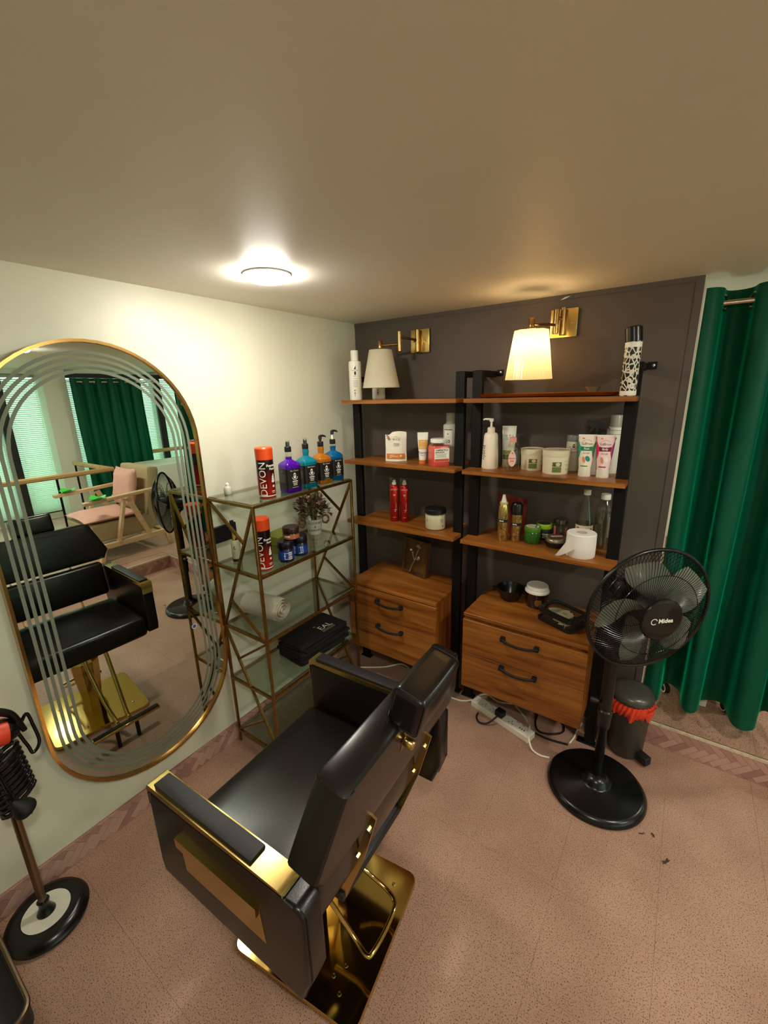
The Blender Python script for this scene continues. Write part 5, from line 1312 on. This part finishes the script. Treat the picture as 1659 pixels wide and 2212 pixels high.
# patterned can
def spot_mat():
    m = bpy.data.materials.new('black_spot_print'); m.use_nodes = True; nt = m.node_tree; b = nt.nodes['Principled BSDF']
    tc = nt.nodes.new('ShaderNodeTexCoord'); mp = nt.nodes.new('ShaderNodeMapping'); mp.inputs['Scale'].default_value = (1, 1, .62)
    v = nt.nodes.new('ShaderNodeTexVoronoi'); v.feature = 'DISTANCE_TO_EDGE'; v.inputs['Scale'].default_value = 75
    r = nt.nodes.new('ShaderNodeValToRGB'); r.color_ramp.interpolation = 'CONSTANT'
    r.color_ramp.elements[0].color = lin((232, 226, 206)); r.color_ramp.elements[1].position = .105; r.color_ramp.elements[1].color = lin((40, 36, 30))
    nt.links.new(tc.outputs['Object'], mp.inputs[0]); nt.links.new(mp.outputs[0], v.inputs['Vector']); nt.links.new(v.outputs['Distance'], r.inputs[0]); nt.links.new(r.outputs[0], b.inputs['Base Color']); b.inputs['Roughness'].default_value = .25
    return m
t = prod('spray_can', 'white spray can with black spotted print and tilted black cap', 'spray can', 1.412, -0.225, ZT); r = .0265
O('body', lathe(BM(), [(0, 0), (r - .002, 0), (r, .003), (r, .180), (r - .004, .185), (r - .006, .187), (0, .188)], 36), spot_mat(), t)
O('base_band', lathe(BM(), [(r + .0003, .003), (r + .0003, .018)], 36, cap=False), WHITEP, t); O('shoulder_band', lathe(BM(), [(r + .0003, .164), (r + .0003, .181)], 36, cap=False), WHITEP, t)
O('cap', lathe(BM(), [(r + .0004, 0), (r + .0006, .046), (r - .003, .050), (0, .051)], 36, Matrix.Translation((0, 0, .183)) @ Matrix.Rotation(math.radians(-7), 4, 'Y')), BLACKP, t)
letter(t, 'Got', .020, on_cyl(r + EPS, .132, uc=.012), WHITEINK, .0008); printed(t, [ellipse(.012, .034, .009, .010)], on_cyl(r + EPS, 0), OFFW); letter(t, '11', .012, on_cyl(r + 2 * EPS, .034, uc=.012), INK)

# ------------------------------------------------------------------ right unit, second shelf
t = prod('pump_bottle', 'tall cream lotion bottle with white pump head', 'bottle', 0.884, -0.165, Z2)
CRM = M('cream_plastic', (248, 234, 210), .35)
O('body', lathe(BM(), [(0, 0), (.034, 0), (.037, .006), (.035, .06), (.033, .10), (.030, .150), (.026, .158), (.016, .163), (0, .164)], 36), CRM, t)
O('collar', lathe(BM(), [(.0155, .163), (.0165, .165), (.0165, .182), (.010, .186), (0, .186)], 28), CRM, t)
bm = BM(); lathe(bm, [(.0045, .185), (.0045, .208), (.009, .210), (.010, .220), (0, .223)], 16); tube(bm, [(.008, 0, .217), (-.012, -.002, .220), (-.030, -.005, .221), (-.036, -.006, .217)], [.006, .005, .0042, .003], 8); O('pump_head', bm, WHITEP, t)
letter(t, 'hybrid', .026, on_cyl(.0358, .075, rot=True, uc=-.034), M('green_ink', (70, 96, 40), .5))
t, fn = squeeze('scrub_tube', 'white crimped tube with green band behind the baby oil', 0.940, -0.085, Z2, 0.062, 0.180, 0.030, 0.026, WHB, OFFW)
OLIVE = M('olive_print', (104, 122, 60), .5)
band(t, -.025, .025, .036, .058, OLIVE, fn); band(t, -.026, .026, .060, .076, M('palm_print', (160, 168, 74), .5, var=.6, vscale=60), fn); letter(t, 'O·P·I', .013, lambda u, v: fn(u, v + .142), INK, 0, 1.3); printed(t, [rect(-.002, .132, .026, .0012), rect(-.004, .126, .022, .0012)], fn, GREYINK)
t = prod('oil_bottle', 'clear baby oil bottle with pink cap and pink label', 'bottle', 0.994, -0.190, Z2)
def ov(s, z): return [(.031 * s * math.cos(2 * PI * k / 32), .021 * s * math.sin(2 * PI * k / 32), z) for k in range(32)]
O('body', loft(BM(), [ov(.92, 0), ov(1, .004), ov(.98, .05), ov(.96, .085), ov(.85, .102), ov(.6, .114), ov(.36, .120), ov(.36, .126)]), CLEAR, t)
O('oil', loft(BM(), [ov(.86, .003), ov(.94, .006), ov(.93, .05)]), thin_glass('clear_oil', (240, 238, 230), .02, .04, .5), t)
O('cap', loft(BM(), [[(a, b, z) for a, b in rrect(.0145, .0125, .006, 4)] for z in (.125, .147)]), M('pink_cap', (232, 158, 140), .4), t)
of = lambda u, v: (u, -.0215 * math.sqrt(max(0, 1 - (u / .031) ** 2)), v)
lbp = [(.017 * math.sin(2 * PI * k / 28) * (1 - .38 * max(0, math.cos(2 * PI * k / 28))), .058 + .036 * math.cos(2 * PI * k / 28)) for k in range(28)]
printed(t, [lbp], of, M('pale_pink', (240, 196, 184), .45), 'label'); f2 = lambda u, v: tuple(Vector(of(u, v)) + Vector((0, -.0005, 0)))
letter(t, "Johnson's", .0095, lambda u, v: f2(u, v + .058), M('maroon_ink', (130, 44, 70), .5)); printed(t, [ellipse(0, .080, .0035, .0035), rect(0, .046, .016, .004)], f2, M('coral_ink', (216, 92, 88), .5))
TUB = M('cream_tub', (238, 230, 200), .4)
for x, y, r, h, lb in ((1.056, -0.108, .049, .092, 'round cream tub with green palm label next to the baby oil'), (1.168, -0.150, .056, .098, 'larger round cream tub with green palm label next to the scrub tubes')):
    t = prod('cream_tub', lb, 'tub', x, y, Z2, facing(x, y) + .1, 'cream tubs with palm labels')
    O('body', lathe(BM(), [(0, 0), (r * .90, 0), (r * .92, .003), (r * .97, h * .78), (0, h * .78)], 44), TUB, t)
    O('lid', lathe(BM(), [(r * .99, h * .74), (r, h * .76), (r, h * .96), (r * 1.02, h * .965), (r * 1.02, h), (r * .97, h * 1.01), (r * .94, h * .985), (0, h * .985)], 44), M('tub_lid', (234, 222, 190), .4), t)
    rr = r * .955
    cyl_patch(t, rr, .036, .010, .032, OLIVE); cyl_patch(t, rr, .036, .034, .052, M('leaf_photo', (92, 92, 36), .5, var=.8, vscale=70)); printed(t, [ellipse(.004, .043, .009, .0075)], on_cyl(rr + EPS, 0), M('coconut', (222, 206, 170), .5))
    letter(t, 'O·P·I', .012, on_cyl(rr, .056, uc=.042), INK); printed(t, [rect(.042, .042, .02, .0012), rect(.042, .037, .018, .0012), rect(.044, .022, .018, .0012)], on_cyl(rr, 0), GREYINK)
t = white_bottle(1.214, -0.052, Z2, .030, .128, .024, 'pale canister with grey lid behind the larger tub', 'canister', M('pale_canister', (208, 198, 170), .45), M('grey_lid', (128, 128, 116), .3), capk=1.0)
printed(t, [ellipse(0, .112, .004, .003), [(-.006, .106), (.006, .106), (.004, .100), (-.004, .100)]] + ribbon([(.016 * math.cos(a), .106 + .012 * math.sin(a)) for a in [PI + PI * k / 12 for k in range(13)]], .0014), on_cyl(.0303, 0), INK); letter(t, 'proteinum', .010, on_cyl(.0303, .082), GREYINK)
for x, y, lb, c1, c2, s2, bar_c in ((1.286, -0.172, 'scrub tube with teal sides standing on its cap', (30, 160, 136), (60, 110, 70), 'Foot', (20, 130, 84)), (1.352, -0.168, 'scrub tube with hot pink sides standing on its cap', (226, 40, 104), (180, 50, 130), 'Body', (120, 34, 44))):
    t, fn = squeeze('scrub_tube', lb, x, y, Z2, 0.066, 0.160, 0.030, 0.0225, M('tube_%d' % c1[0], (246, 230, 208) if c1[0] < 100 else (250, 214, 214), .35), OFFW)
    def side(sg, c, nm):
        bm = BM()
        def g(u, v):
            z = .034 + .122 * v; wv = .0255 + .0055 * v + .003 * math.sin(v * 7); x0 = wv + .0045 * math.sin(v * 6.3 + 1); q = fn(sg * (x0 + (.032 - x0) * u) * (.72 + .28 * min(1, v * 1.3)), z); return (q[0], q[1] - .0003, q[2])
        grid(bm, g, 4, 14); O('colour_side', bm, M(nm, c, .4), t, 0)
    side(-1, c1, 'side_%d' % c1[0]); side(1, c2, 'side_%d' % c2[0])
    letter(t, 'Saffron', .0145, lambda u, v: fn(u, v + .130), M('brown_ink', (120, 92, 66), .5))
    printed(t, [[(-.020, .103), (.020, .103), (.022, .121), (.008, .118), (-.008, .118), (-.022, .121)]], lambda u, v: tuple(Vector(fn(u, v)) + Vector((0, -.0003, 0))), M('bar_%d' % c1[0], bar_c, .4), 'label')
    letter(t, s2, .010, lambda u, v: tuple(Vector(fn(u, v + .111)) + Vector((0, -.0008, 0))), WHITEINK, .0003); letter(t, 'Scrub', .010, lambda u, v: fn(u, v + .094), GREYINK)
    printed(t, [ellipse(.007, .072, .008, .012, rot=.5)], fn, M('pic_%d' % c1[0], (24, 140, 124) if c1[0] < 100 else (246, 236, 226), .5)); printed(t, [ellipse(-.007, .068, .005, .013, rot=.25)], fn, M('pic2_%d' % c1[0], (228, 140, 84), .5))
    printed(t, [rect(-.004, .043, .026, .004)], fn, M('bar_%d' % c1[0], bar_c, .4)); printed(t, [ellipse(-.014, .151, .005, .002)], fn, ORANGE)
    printed(t, ribbon([(.018 * math.cos(a), .130 + .016 * math.sin(a)) for a in [.5 + (PI - 1) * k / 10 for k in range(11)]], .0008), fn, GREYINK)
t = white_bottle(1.366, -0.046, Z2, .031, .190, .046, 'tall white bottle with clear cap behind the scrub tubes', 'shampoo_bottle', cap=PALEGREY, capk=.75)
printed(t, [rect(0, .176, .05, .0012), rect(0, .160, .05, .0012)], on_cyl(.0313, 0), INK)
t = prod('trigger_sprayer', 'white bottle with black trigger spray head behind the scrub tubes', 'bottle', 1.310, -0.114, Z2, facing(1.3, -.11) + .1)
O('body', lathe(BM(), [(0, 0), (.024, 0), (.025, .004), (.025, .125), (.018, .145), (.012, .155), (0, .156)], 28), WHB, t)
bm = BM(); lathe(bm, [(.0145, .152), (.0145, .170), (.010, .172), (.010, .190)], 20); prism(bm, [(-.042, .212), (-.040, .202), (-.020, .188), (.018, .186), (.030, .190), (.046, .180), (.036, .194), (.018, .206), (-.018, .216), (-.036, .219)], -.009, .009, 'y'); O('spray_head', bm, BLACKM, t)
O('trigger', prism(BM(), [(-.022, .192), (-.012, .190), (-.026, .172), (-.042, .152), (-.050, .146), (-.044, .158), (-.030, .176)], -.006, .006, 'y'), BLACKM, t)

# ------------------------------------------------------------------ right unit, third shelf
GC = M('gold_can', (206, 178, 108), .25, .9)
def gold_can(x, y, label, cap):
    t = prod('styling_can', label, 'spray can', x, y, Z3, None, 'gold styling cans'); r = .0245
    if cap: prof = [(0, 0), (r - .002, 0), (r, .003), (r, .128), (0, .129)]; hh = .128
    else: prof = [(0, 0), (r - .002, 0), (r, .003), (r, .150), (r * .85, .168), (r * .72, .175), (0, .176)]; hh = .15
    O('body', lathe(BM(), prof, 36), GC, t)
    if cap: O('cap', lathe(BM(), [(r + .0005, .127), (r + .0008, .172), (r * .85, .179), (0, .181)], 36), BLACKP, t)
    else:
        O('collar', lathe(BM(), [(r * .74, .174), (r * .76, .176), (r * .72, .184), (0, .185)], 28), M('gold_collar', (218, 196, 138), .35, .3), t)
        O('nozzle', lathe(BM(), [(.013, .184), (.008, .208), (.006, .218), (0, .219)], 20), OFFW, t)
    z0 = .082 if cap else .098
    l = cyl_patch(t, r + .0003, .05, z0 - .007, z0 + .007, INK); letter(l, 'SAVA', .0085, on_cyl(r + 2 * EPS, z0, uc=-.008), WHITEINK, .0004)
    f = on_cyl(r + EPS, 0)
    printed(t, curl(.010, z0 + .030, .011, 1.1, .0016) + curl(.004, z0 - .026, .008, 1.0, .0014, -1) + curl(-.010, z0 - .038, .006, 1.0, .0012) + ribbon([(-.02, z0 - .012), (-.008, z0 - .034), (.010, z0 - .046), (.018, z0 - .06)], .0016) + ribbon([(.018, z0 + .036), (.012, z0 + .016), (0, z0 + .010)], .0014), f, INK, 'scroll_print')
    printed(t, [rect(-.002, .026, .022, .0022), rect(-.004, .020, .014, .0014), rect(-.004, .016, .012, .0014)], f, INK)
gold_can(0.963, -0.174, 'gold mousse can with cream pointed nozzle', False); gold_can(1.016, -0.146, 'gold hairspray can with black cap', True)
t = prod('foil_pouch', 'dark red and green foil pouch behind the gold cans', 'pouch', 0.962, -0.048, Z3, 0.05)
O('bag', pouch_mesh(0.140, 0.186, 0.022, lambda a: -.012 * a + .003 * math.sin(a * 8)), M('red_foil', (118, 24, 22), .3, .2, var=.15, vscale=12), t, 60)
pf2 = lambda u, v: (u, -0.003 - 0.022 * max(0, 1 - v / .186) ** .8 * (1 - .75 * min(1, abs(u) / .07) ** 2) - .002, v)
band(t, .008, .052, .146, .160, M('green_foil', (20, 120, 74), .35), pf2); band(t, -.068, -.045, .03, .075, MATS['green_foil'], pf2)
def gjar(x, y, r, hb, hl, mb, ml, label):
    t = jar(x, y, Z3, r, hb, hl, mb, ml, label, 'gel_jar'); return t
t = gjar(1.088, -0.135, .036, .054, .022, M('green_gel', (38, 104, 26), .12, trans=.25, coat=.5), M('green_lid', (82, 138, 34), .25, trans=.15), 'translucent green gel jar in front of the black-bodied jar')
printed(t, [ellipse(0, 0, .029, .029, 30)], lambda u, v: (u, v, .0764), M('lid_print', (196, 198, 164), .5)); letter(t, 'Aloe', .016, lambda u, v: (u, v - .002, .0768), M('dgreen_ink', (50, 80, 30), .5)); printed(t, [[(.010, -.026), (.016, .022), (.020, .020), (.014, -.024)]], lambda u, v: (u, v, .0768), MATS['dgreen_ink'])
t = gjar(1.118, -0.052, .035, .052, .022, BLACKM, M('lime_lid', (146, 186, 44), .3), 'black jar with lime green lid behind the green gel jar')
printed(t, [ellipse(0, 0, .028, .028, 30)], lambda u, v: (u, v, .0744), M('dark_lid_print', (40, 50, 30), .4)); printed(t, [rect(.006, .030, .026, .003), rect(.006, .022, .02, .002), rect(.006, .014, .026, .003)], on_cyl(.0354, 0), WHITEINK)
t = prod('clear_canister', 'clear round canister of hair pins with grey lid', 'canister', 1.190, -0.052, Z3)
O('wall', lathe(BM(), [(0, 0), (.030, 0), (.0305, .003), (.0305, .098)], 36, cap=False), CLEAR, t)
O('lid', lathe(BM(), [(.0312, .088), (.0314, .104), (.029, .107), (0, .1065)], 36), thin_glass('grey_lid_film', (176, 180, 170), .2, .25, .8), t)
for a in (-.95, .95): cyl_patch(t, .0303, .016, .006, .074, M('pink_card', (206, 112, 104), .5), -PI / 2 + a, name='card_strip')
random.seed(5); bm = BM()
for k in range(34):
    a = random.uniform(0, 2 * PI); r = random.uniform(0, .02); z = random.uniform(.004, .03); b = random.uniform(0, 2 * PI); tl = random.uniform(.2, 1.2)
    p = Vector((r * math.cos(a), r * math.sin(a), z)); d = Vector((math.cos(b) * math.cos(tl), math.sin(b) * math.cos(tl), math.sin(tl))) * random.uniform(.02, .034)
    q = p + d; 
    if math.hypot(q.x, q.y) > .027: q.x *= .027 / math.hypot(q.x, q.y); q.y *= .027 / math.hypot(q.x, q.y)
    tube(bm, [p, q], .0009, 5)
q = O('hair_pin', bm, M('bronze_pin', (150, 120, 84), .3, 1.0), t); q['kind'] = 'stuff'
t = prod('wax_tin', 'flat dark tin with silver screw lid beside the toilet roll', 'tin', 1.192, -0.132, Z3, facing(1.19, -.13) + .4)
O('body', lathe(BM(), [(0, 0), (.040, 0), (.043, .006), (.043, .026), (0, .026)], 40), M('dark_tin', (30, 22, 22), .25), t)
O('lid', lathe(BM(), [(.0445, .024), (.0455, .026), (.0455, .034), (.044, .036), (.0455, .038), (.0445, .042), (.038, .043), (0, .0425)], 40), M('tin_silver', (176, 168, 148), .3, .9), t)
printed(t, [ellipse(0, 0, .036, .036, 30)], lambda u, v: (u, v, .0434), M('wine_print', (110, 54, 50), .45)); printed(t, [rect(.004, .004, .05, .018)], lambda u, v: (u, v, .0437), M('tin_sticker', (206, 200, 178), .5)); printed(t, [rect(-.006 + .012 * k, .004, .0012, .014) for k in range(3)], lambda u, v: (u, v, .044), GREYINK)
# clear bottles
t = prod('vinegar_bottle', 'clear cone-necked bottle with white cap and paper label', 'bottle', 1.292, -0.082, Z3)
O('glass', lathe(BM(), [(0, 0), (.032, 0), (.0345, .005), (.0345, .12), (.031, .135), (.022, .18), (.013, .222), (.0125, .240)], 40, cap=False), CLEAR, t)
O('contents', lathe(BM(), [(0, .003), (.031, .003), (.0335, .007), (.0335, .112), (0, .112)], 40), thin_glass('pale_vinegar', (236, 230, 206), .03, .03, .5), t)
bm = BM()
for j in range(6):
    for k in range(16):
        z = .138 + .010 * j; r = .0312 - (.009 / .045) * (z - .135) + .0003; a = 2 * PI * (k + .5 * (j % 2)) / 16
        lathe(bm, [(0, -.001), (.0016, 0), (0, .0012)], 6, Matrix.Translation((r * math.cos(a), r * math.sin(a), z)))
q = O('dimple', bm, CLEAR, t); q['kind'] = 'stuff'
O('cap', lathe(BM(), [(.0145, .236), (.0145, .256), (.013, .258), (0, .258)], 28), WHITEP, t)
l = cyl_patch(t, .0348, .11, .045, .105, M('paper_label', (230, 220, 190), .5)); printed(l, [ellipse(.006, .084, .010, .006)], on_cyl(.0351, 0), M('yellow_print', (232, 190, 60), .5)); printed(l, [rect(-.026, .094, .012, .005), ellipse(.032, .09, .004, .006)], on_cyl(.0351, 0), M('rred', (190, 60, 50), .5)); printed(l, [rect(-.024, .085, .014, .004)], on_cyl(.0351, 0), INK)
t = prod('water_bottle', 'clear ribbed plastic water bottle with white cap by the post', 'bottle', 1.362, -0.062, Z3)
pr_ = [(0, 0), (.030, 0), (.035, .006)] + [(.0355 - (.002 if k % 2 else 0), .014 + .010 * k) for k in range(10)] + [(.0355, .118), (.0355, .160), (.033, .168), (.0355, .176), (.032, .190), (.018, .212), (.015, .222)]
O('plastic', lathe(BM(), pr_, 40, cap=False), CLEAR, t); O('water', lathe(BM(), [(0, .003), (.028, .003), (.033, .008), (.033, .150), (0, .150)], 36), thin_glass('clear_water', (238, 240, 228), .02, .03, .5), t)
O('cap', lathe(BM(), [(.019, .220), (.0195, .222), (.0195, .240), (.018, .243), (0, .243)], 30), WHITEP, t)
l = cyl_patch(t, .0358, .03, .06, .15, thin_glass('clear_label', (232, 220, 190), .3, .3, .6), uc=.036); printed(l, [rect(.036, .07, .012, .02)], on_cyl(.0361, 0), MATS['yellow_print'])
# toilet roll
TP = M('tissue', (249, 245, 236), .9, bump=.3, bscale=150)
t = prod('toilet_roll', 'white toilet roll with its loose end hanging over the shelf', 'toilet roll', 1.304, -0.192, Z3); r = .0575
O('paper', lathe(BM(), [(.021, .002), (r - .002, 0), (r, .003), (r + .0006, .05), (r, .097), (r - .003, .100), (.021, .099)], 56, cap=False), TP, t)
O('core', lathe(BM(), [(.021, .001), (.0208, .0995), (.0195, .0995), (.0195, .001)], 40, cap=False), M('card_core', (206, 196, 170), .8), t)
bm = BM()
def tail(u, v):
    # triangular flap leaving the roll on its left, its tip resting at the shelf edge
    A, B = Vector((-.042, -.040, .088)), Vector((-.022, -.0555, .040)); T_ = Vector((-.094, -.050, .0015)); B2 = Vector((-.058, -.012, .095))
    e0 = A.lerp(B2, .0).lerp(T_, v); e1 = B.lerp(T_ + Vector((.014, -.004, .001)), v)
    p = e0.lerp(e1, u); p.y -= .006 * math.sin(PI * v); return p
grid(bm, tail, 6, 10); bmesh.ops.solidify(bm, geom=bm.faces[:], thickness=.0006); O('loose_end', bm, TP, t, 60)

# ------------------------------------------------------------------ on the right cabinet
t = prod('tint_bowl', 'black plastic tint bowl with handle and pouring lip', 'bowl', 0.995, -0.105, ZC, facing(.995, -.1) + .25)
bm = BM(); lathe(bm, [(0, 0), (.036, 0), (.042, .006), (.058, .05), (.064, .064), (.066, .064), (.061, .05), (.044, .008), (0, .004)], 40); O('bowl', bm, BLACKP, t)
bm = BM(); loft(bm, [[(x, y * w, z) for y, z in ((-.016, .063), (.016, .063), (.016, .066), (-.016, .066))] for x, w in ((.060, 1.3), (.078, .9), (.098, 1))]); O('handle', bm, BLACKP, t)
bm = BM(); loft(bm, [[(-x, y * w, z) for y, z in ((-.014, .063), (.014, .063), (.014, .066), (-.014, .066))] for x, w in ((.060, 1.3), (.074, .9), (.088, .8))]); O('lip', bm, BLACKP, t)
t = prod('scrub_cup', 'dark brown tub with stepped white lid between bowl and case', 'tub', 1.122, -0.105, ZC)
O('body', lathe(BM(), [(0, 0), (.045, 0), (.047, .003), (.049, .04), (.052, .078), (0, .078)], 40), M('brown_cup', (48, 20, 20), .15, coat=.5), t)
O('lid', lathe(BM(), [(.0545, .076), (.056, .078), (.055, .086), (.050, .090), (.049, .104), (.046, .108), (.040, .106), (0, .106)], 44), WHITEP, t)
printed(t, [ellipse(.008, .036, .017, .019, 28)], on_cyl(.0497, 0), M('coffee_print', (112, 78, 34), .4)); O('base_ring', tube(BM(), [(.0455 * math.cos(2 * PI * k / 40), .0455 * math.sin(2 * PI * k / 40), .003) for k in range(40)], .0016, 6, True), M('pink_ring', (190, 140, 124), .3), t)
CS = math.radians(-24)
t = thing('travel_case', 'black zip case with clear lid full of white packets', 'case', (1.262, -0.205, ZC), CS)
def rr3(hx, hy, z, rad=.022): return [(a, b, z) for a, b in rrect(hx, hy, rad, 5)]
O('lower_shell', loft(BM(), [rr3(.084, .062, 0), rr3(.088, .066, .004), rr3(.088, .066, .016), rr3(.084, .062, .016), rr3(.082, .060, .004)]), BLACKM, t)
O('mesh_wall', loft(BM(), [rr3(.083, .061, .016), rr3(.083, .061, .044)], False), CLEAR, t)
O('upper_shell', loft(BM(), [rr3(.083, .061, .044), rr3(.088, .066, .044), rr3(.088, .066, .060), rr3(.074, .052, .063), rr3(.073, .051, .058)], False), BLACKM, t)
O('clear_lid', loft(BM(), [rr3(.074, .052, .0595), rr3(.074, .052, .0605)]), CLEAR, t)
O('zip_pull', tube(BM(), spline([(.060, -.068, .046), (.066, -.072, .034), (.062, -.070, .022)], 4), .002, 6), CHROME, t)
random.seed(9); PKM = [M('packet_white', (226, 218, 190), .4), M('packet_grey', (172, 166, 140), .4), M('packet_cream', (214, 200, 168), .45)]
for k in range(12):
    a, b, z = random.uniform(-.040, .040), random.uniform(-.024, .024), .018 + .0031 * k
    o = thing('sachet', 'loose pale sachet lying inside the clear-lidded zip case', 'sachet', (1.262 + a * math.cos(CS) - b * math.sin(CS), -0.205 + a * math.sin(CS) + b * math.cos(CS), ZC + z), random.uniform(0, PI), 'pale sachets inside the zip case')
    O('wrapper', box(BM(), -.030, .030, -.020, .020, 0, .0032, .001, 1), PKM[k % 3], o); printed(o, [rect(.004, .0, .02, .006), rect(-.012, .004, .006, .004)], lambda u, v: (u, v, .0036), GREYINK)

# ------------------------------------------------------------------ stray hair on the floor
HAIR = M('brown_hair', (58, 42, 34), .6)
for k, (x, y, a, lb) in enumerate(((1.745, -0.585, .9, 'small dark hair tuft on the floor before the step'), (1.665, -0.520, .4, 'wispy hair clipping on the floor near the fan base'), (1.70, -0.505, 2.0, 'tiny hair clipping on the floor between fan base and step'))):
    bm = BM(); random.seed(k + 3)
    for q in range(9 if k == 0 else 4):
        b = a + random.uniform(-.3, .3); l = random.uniform(.008, .016) * (1 if k == 0 else .7); ox, oy = random.uniform(-.003, .003), random.uniform(-.003, .003)
        tube(bm, [(ox - l * math.cos(b), oy - l * math.sin(b), .0012), (ox + .002, oy, .003 + .001 * random.random()), (ox + l * math.cos(b + .2), oy + l * math.sin(b + .2), .0012)], .0009, 5)
    o = tag(O('hair_tuft', bm, HAIR, None, 0, (x, y, 0)), lb, 'hair'); o['kind'] = 'stuff'
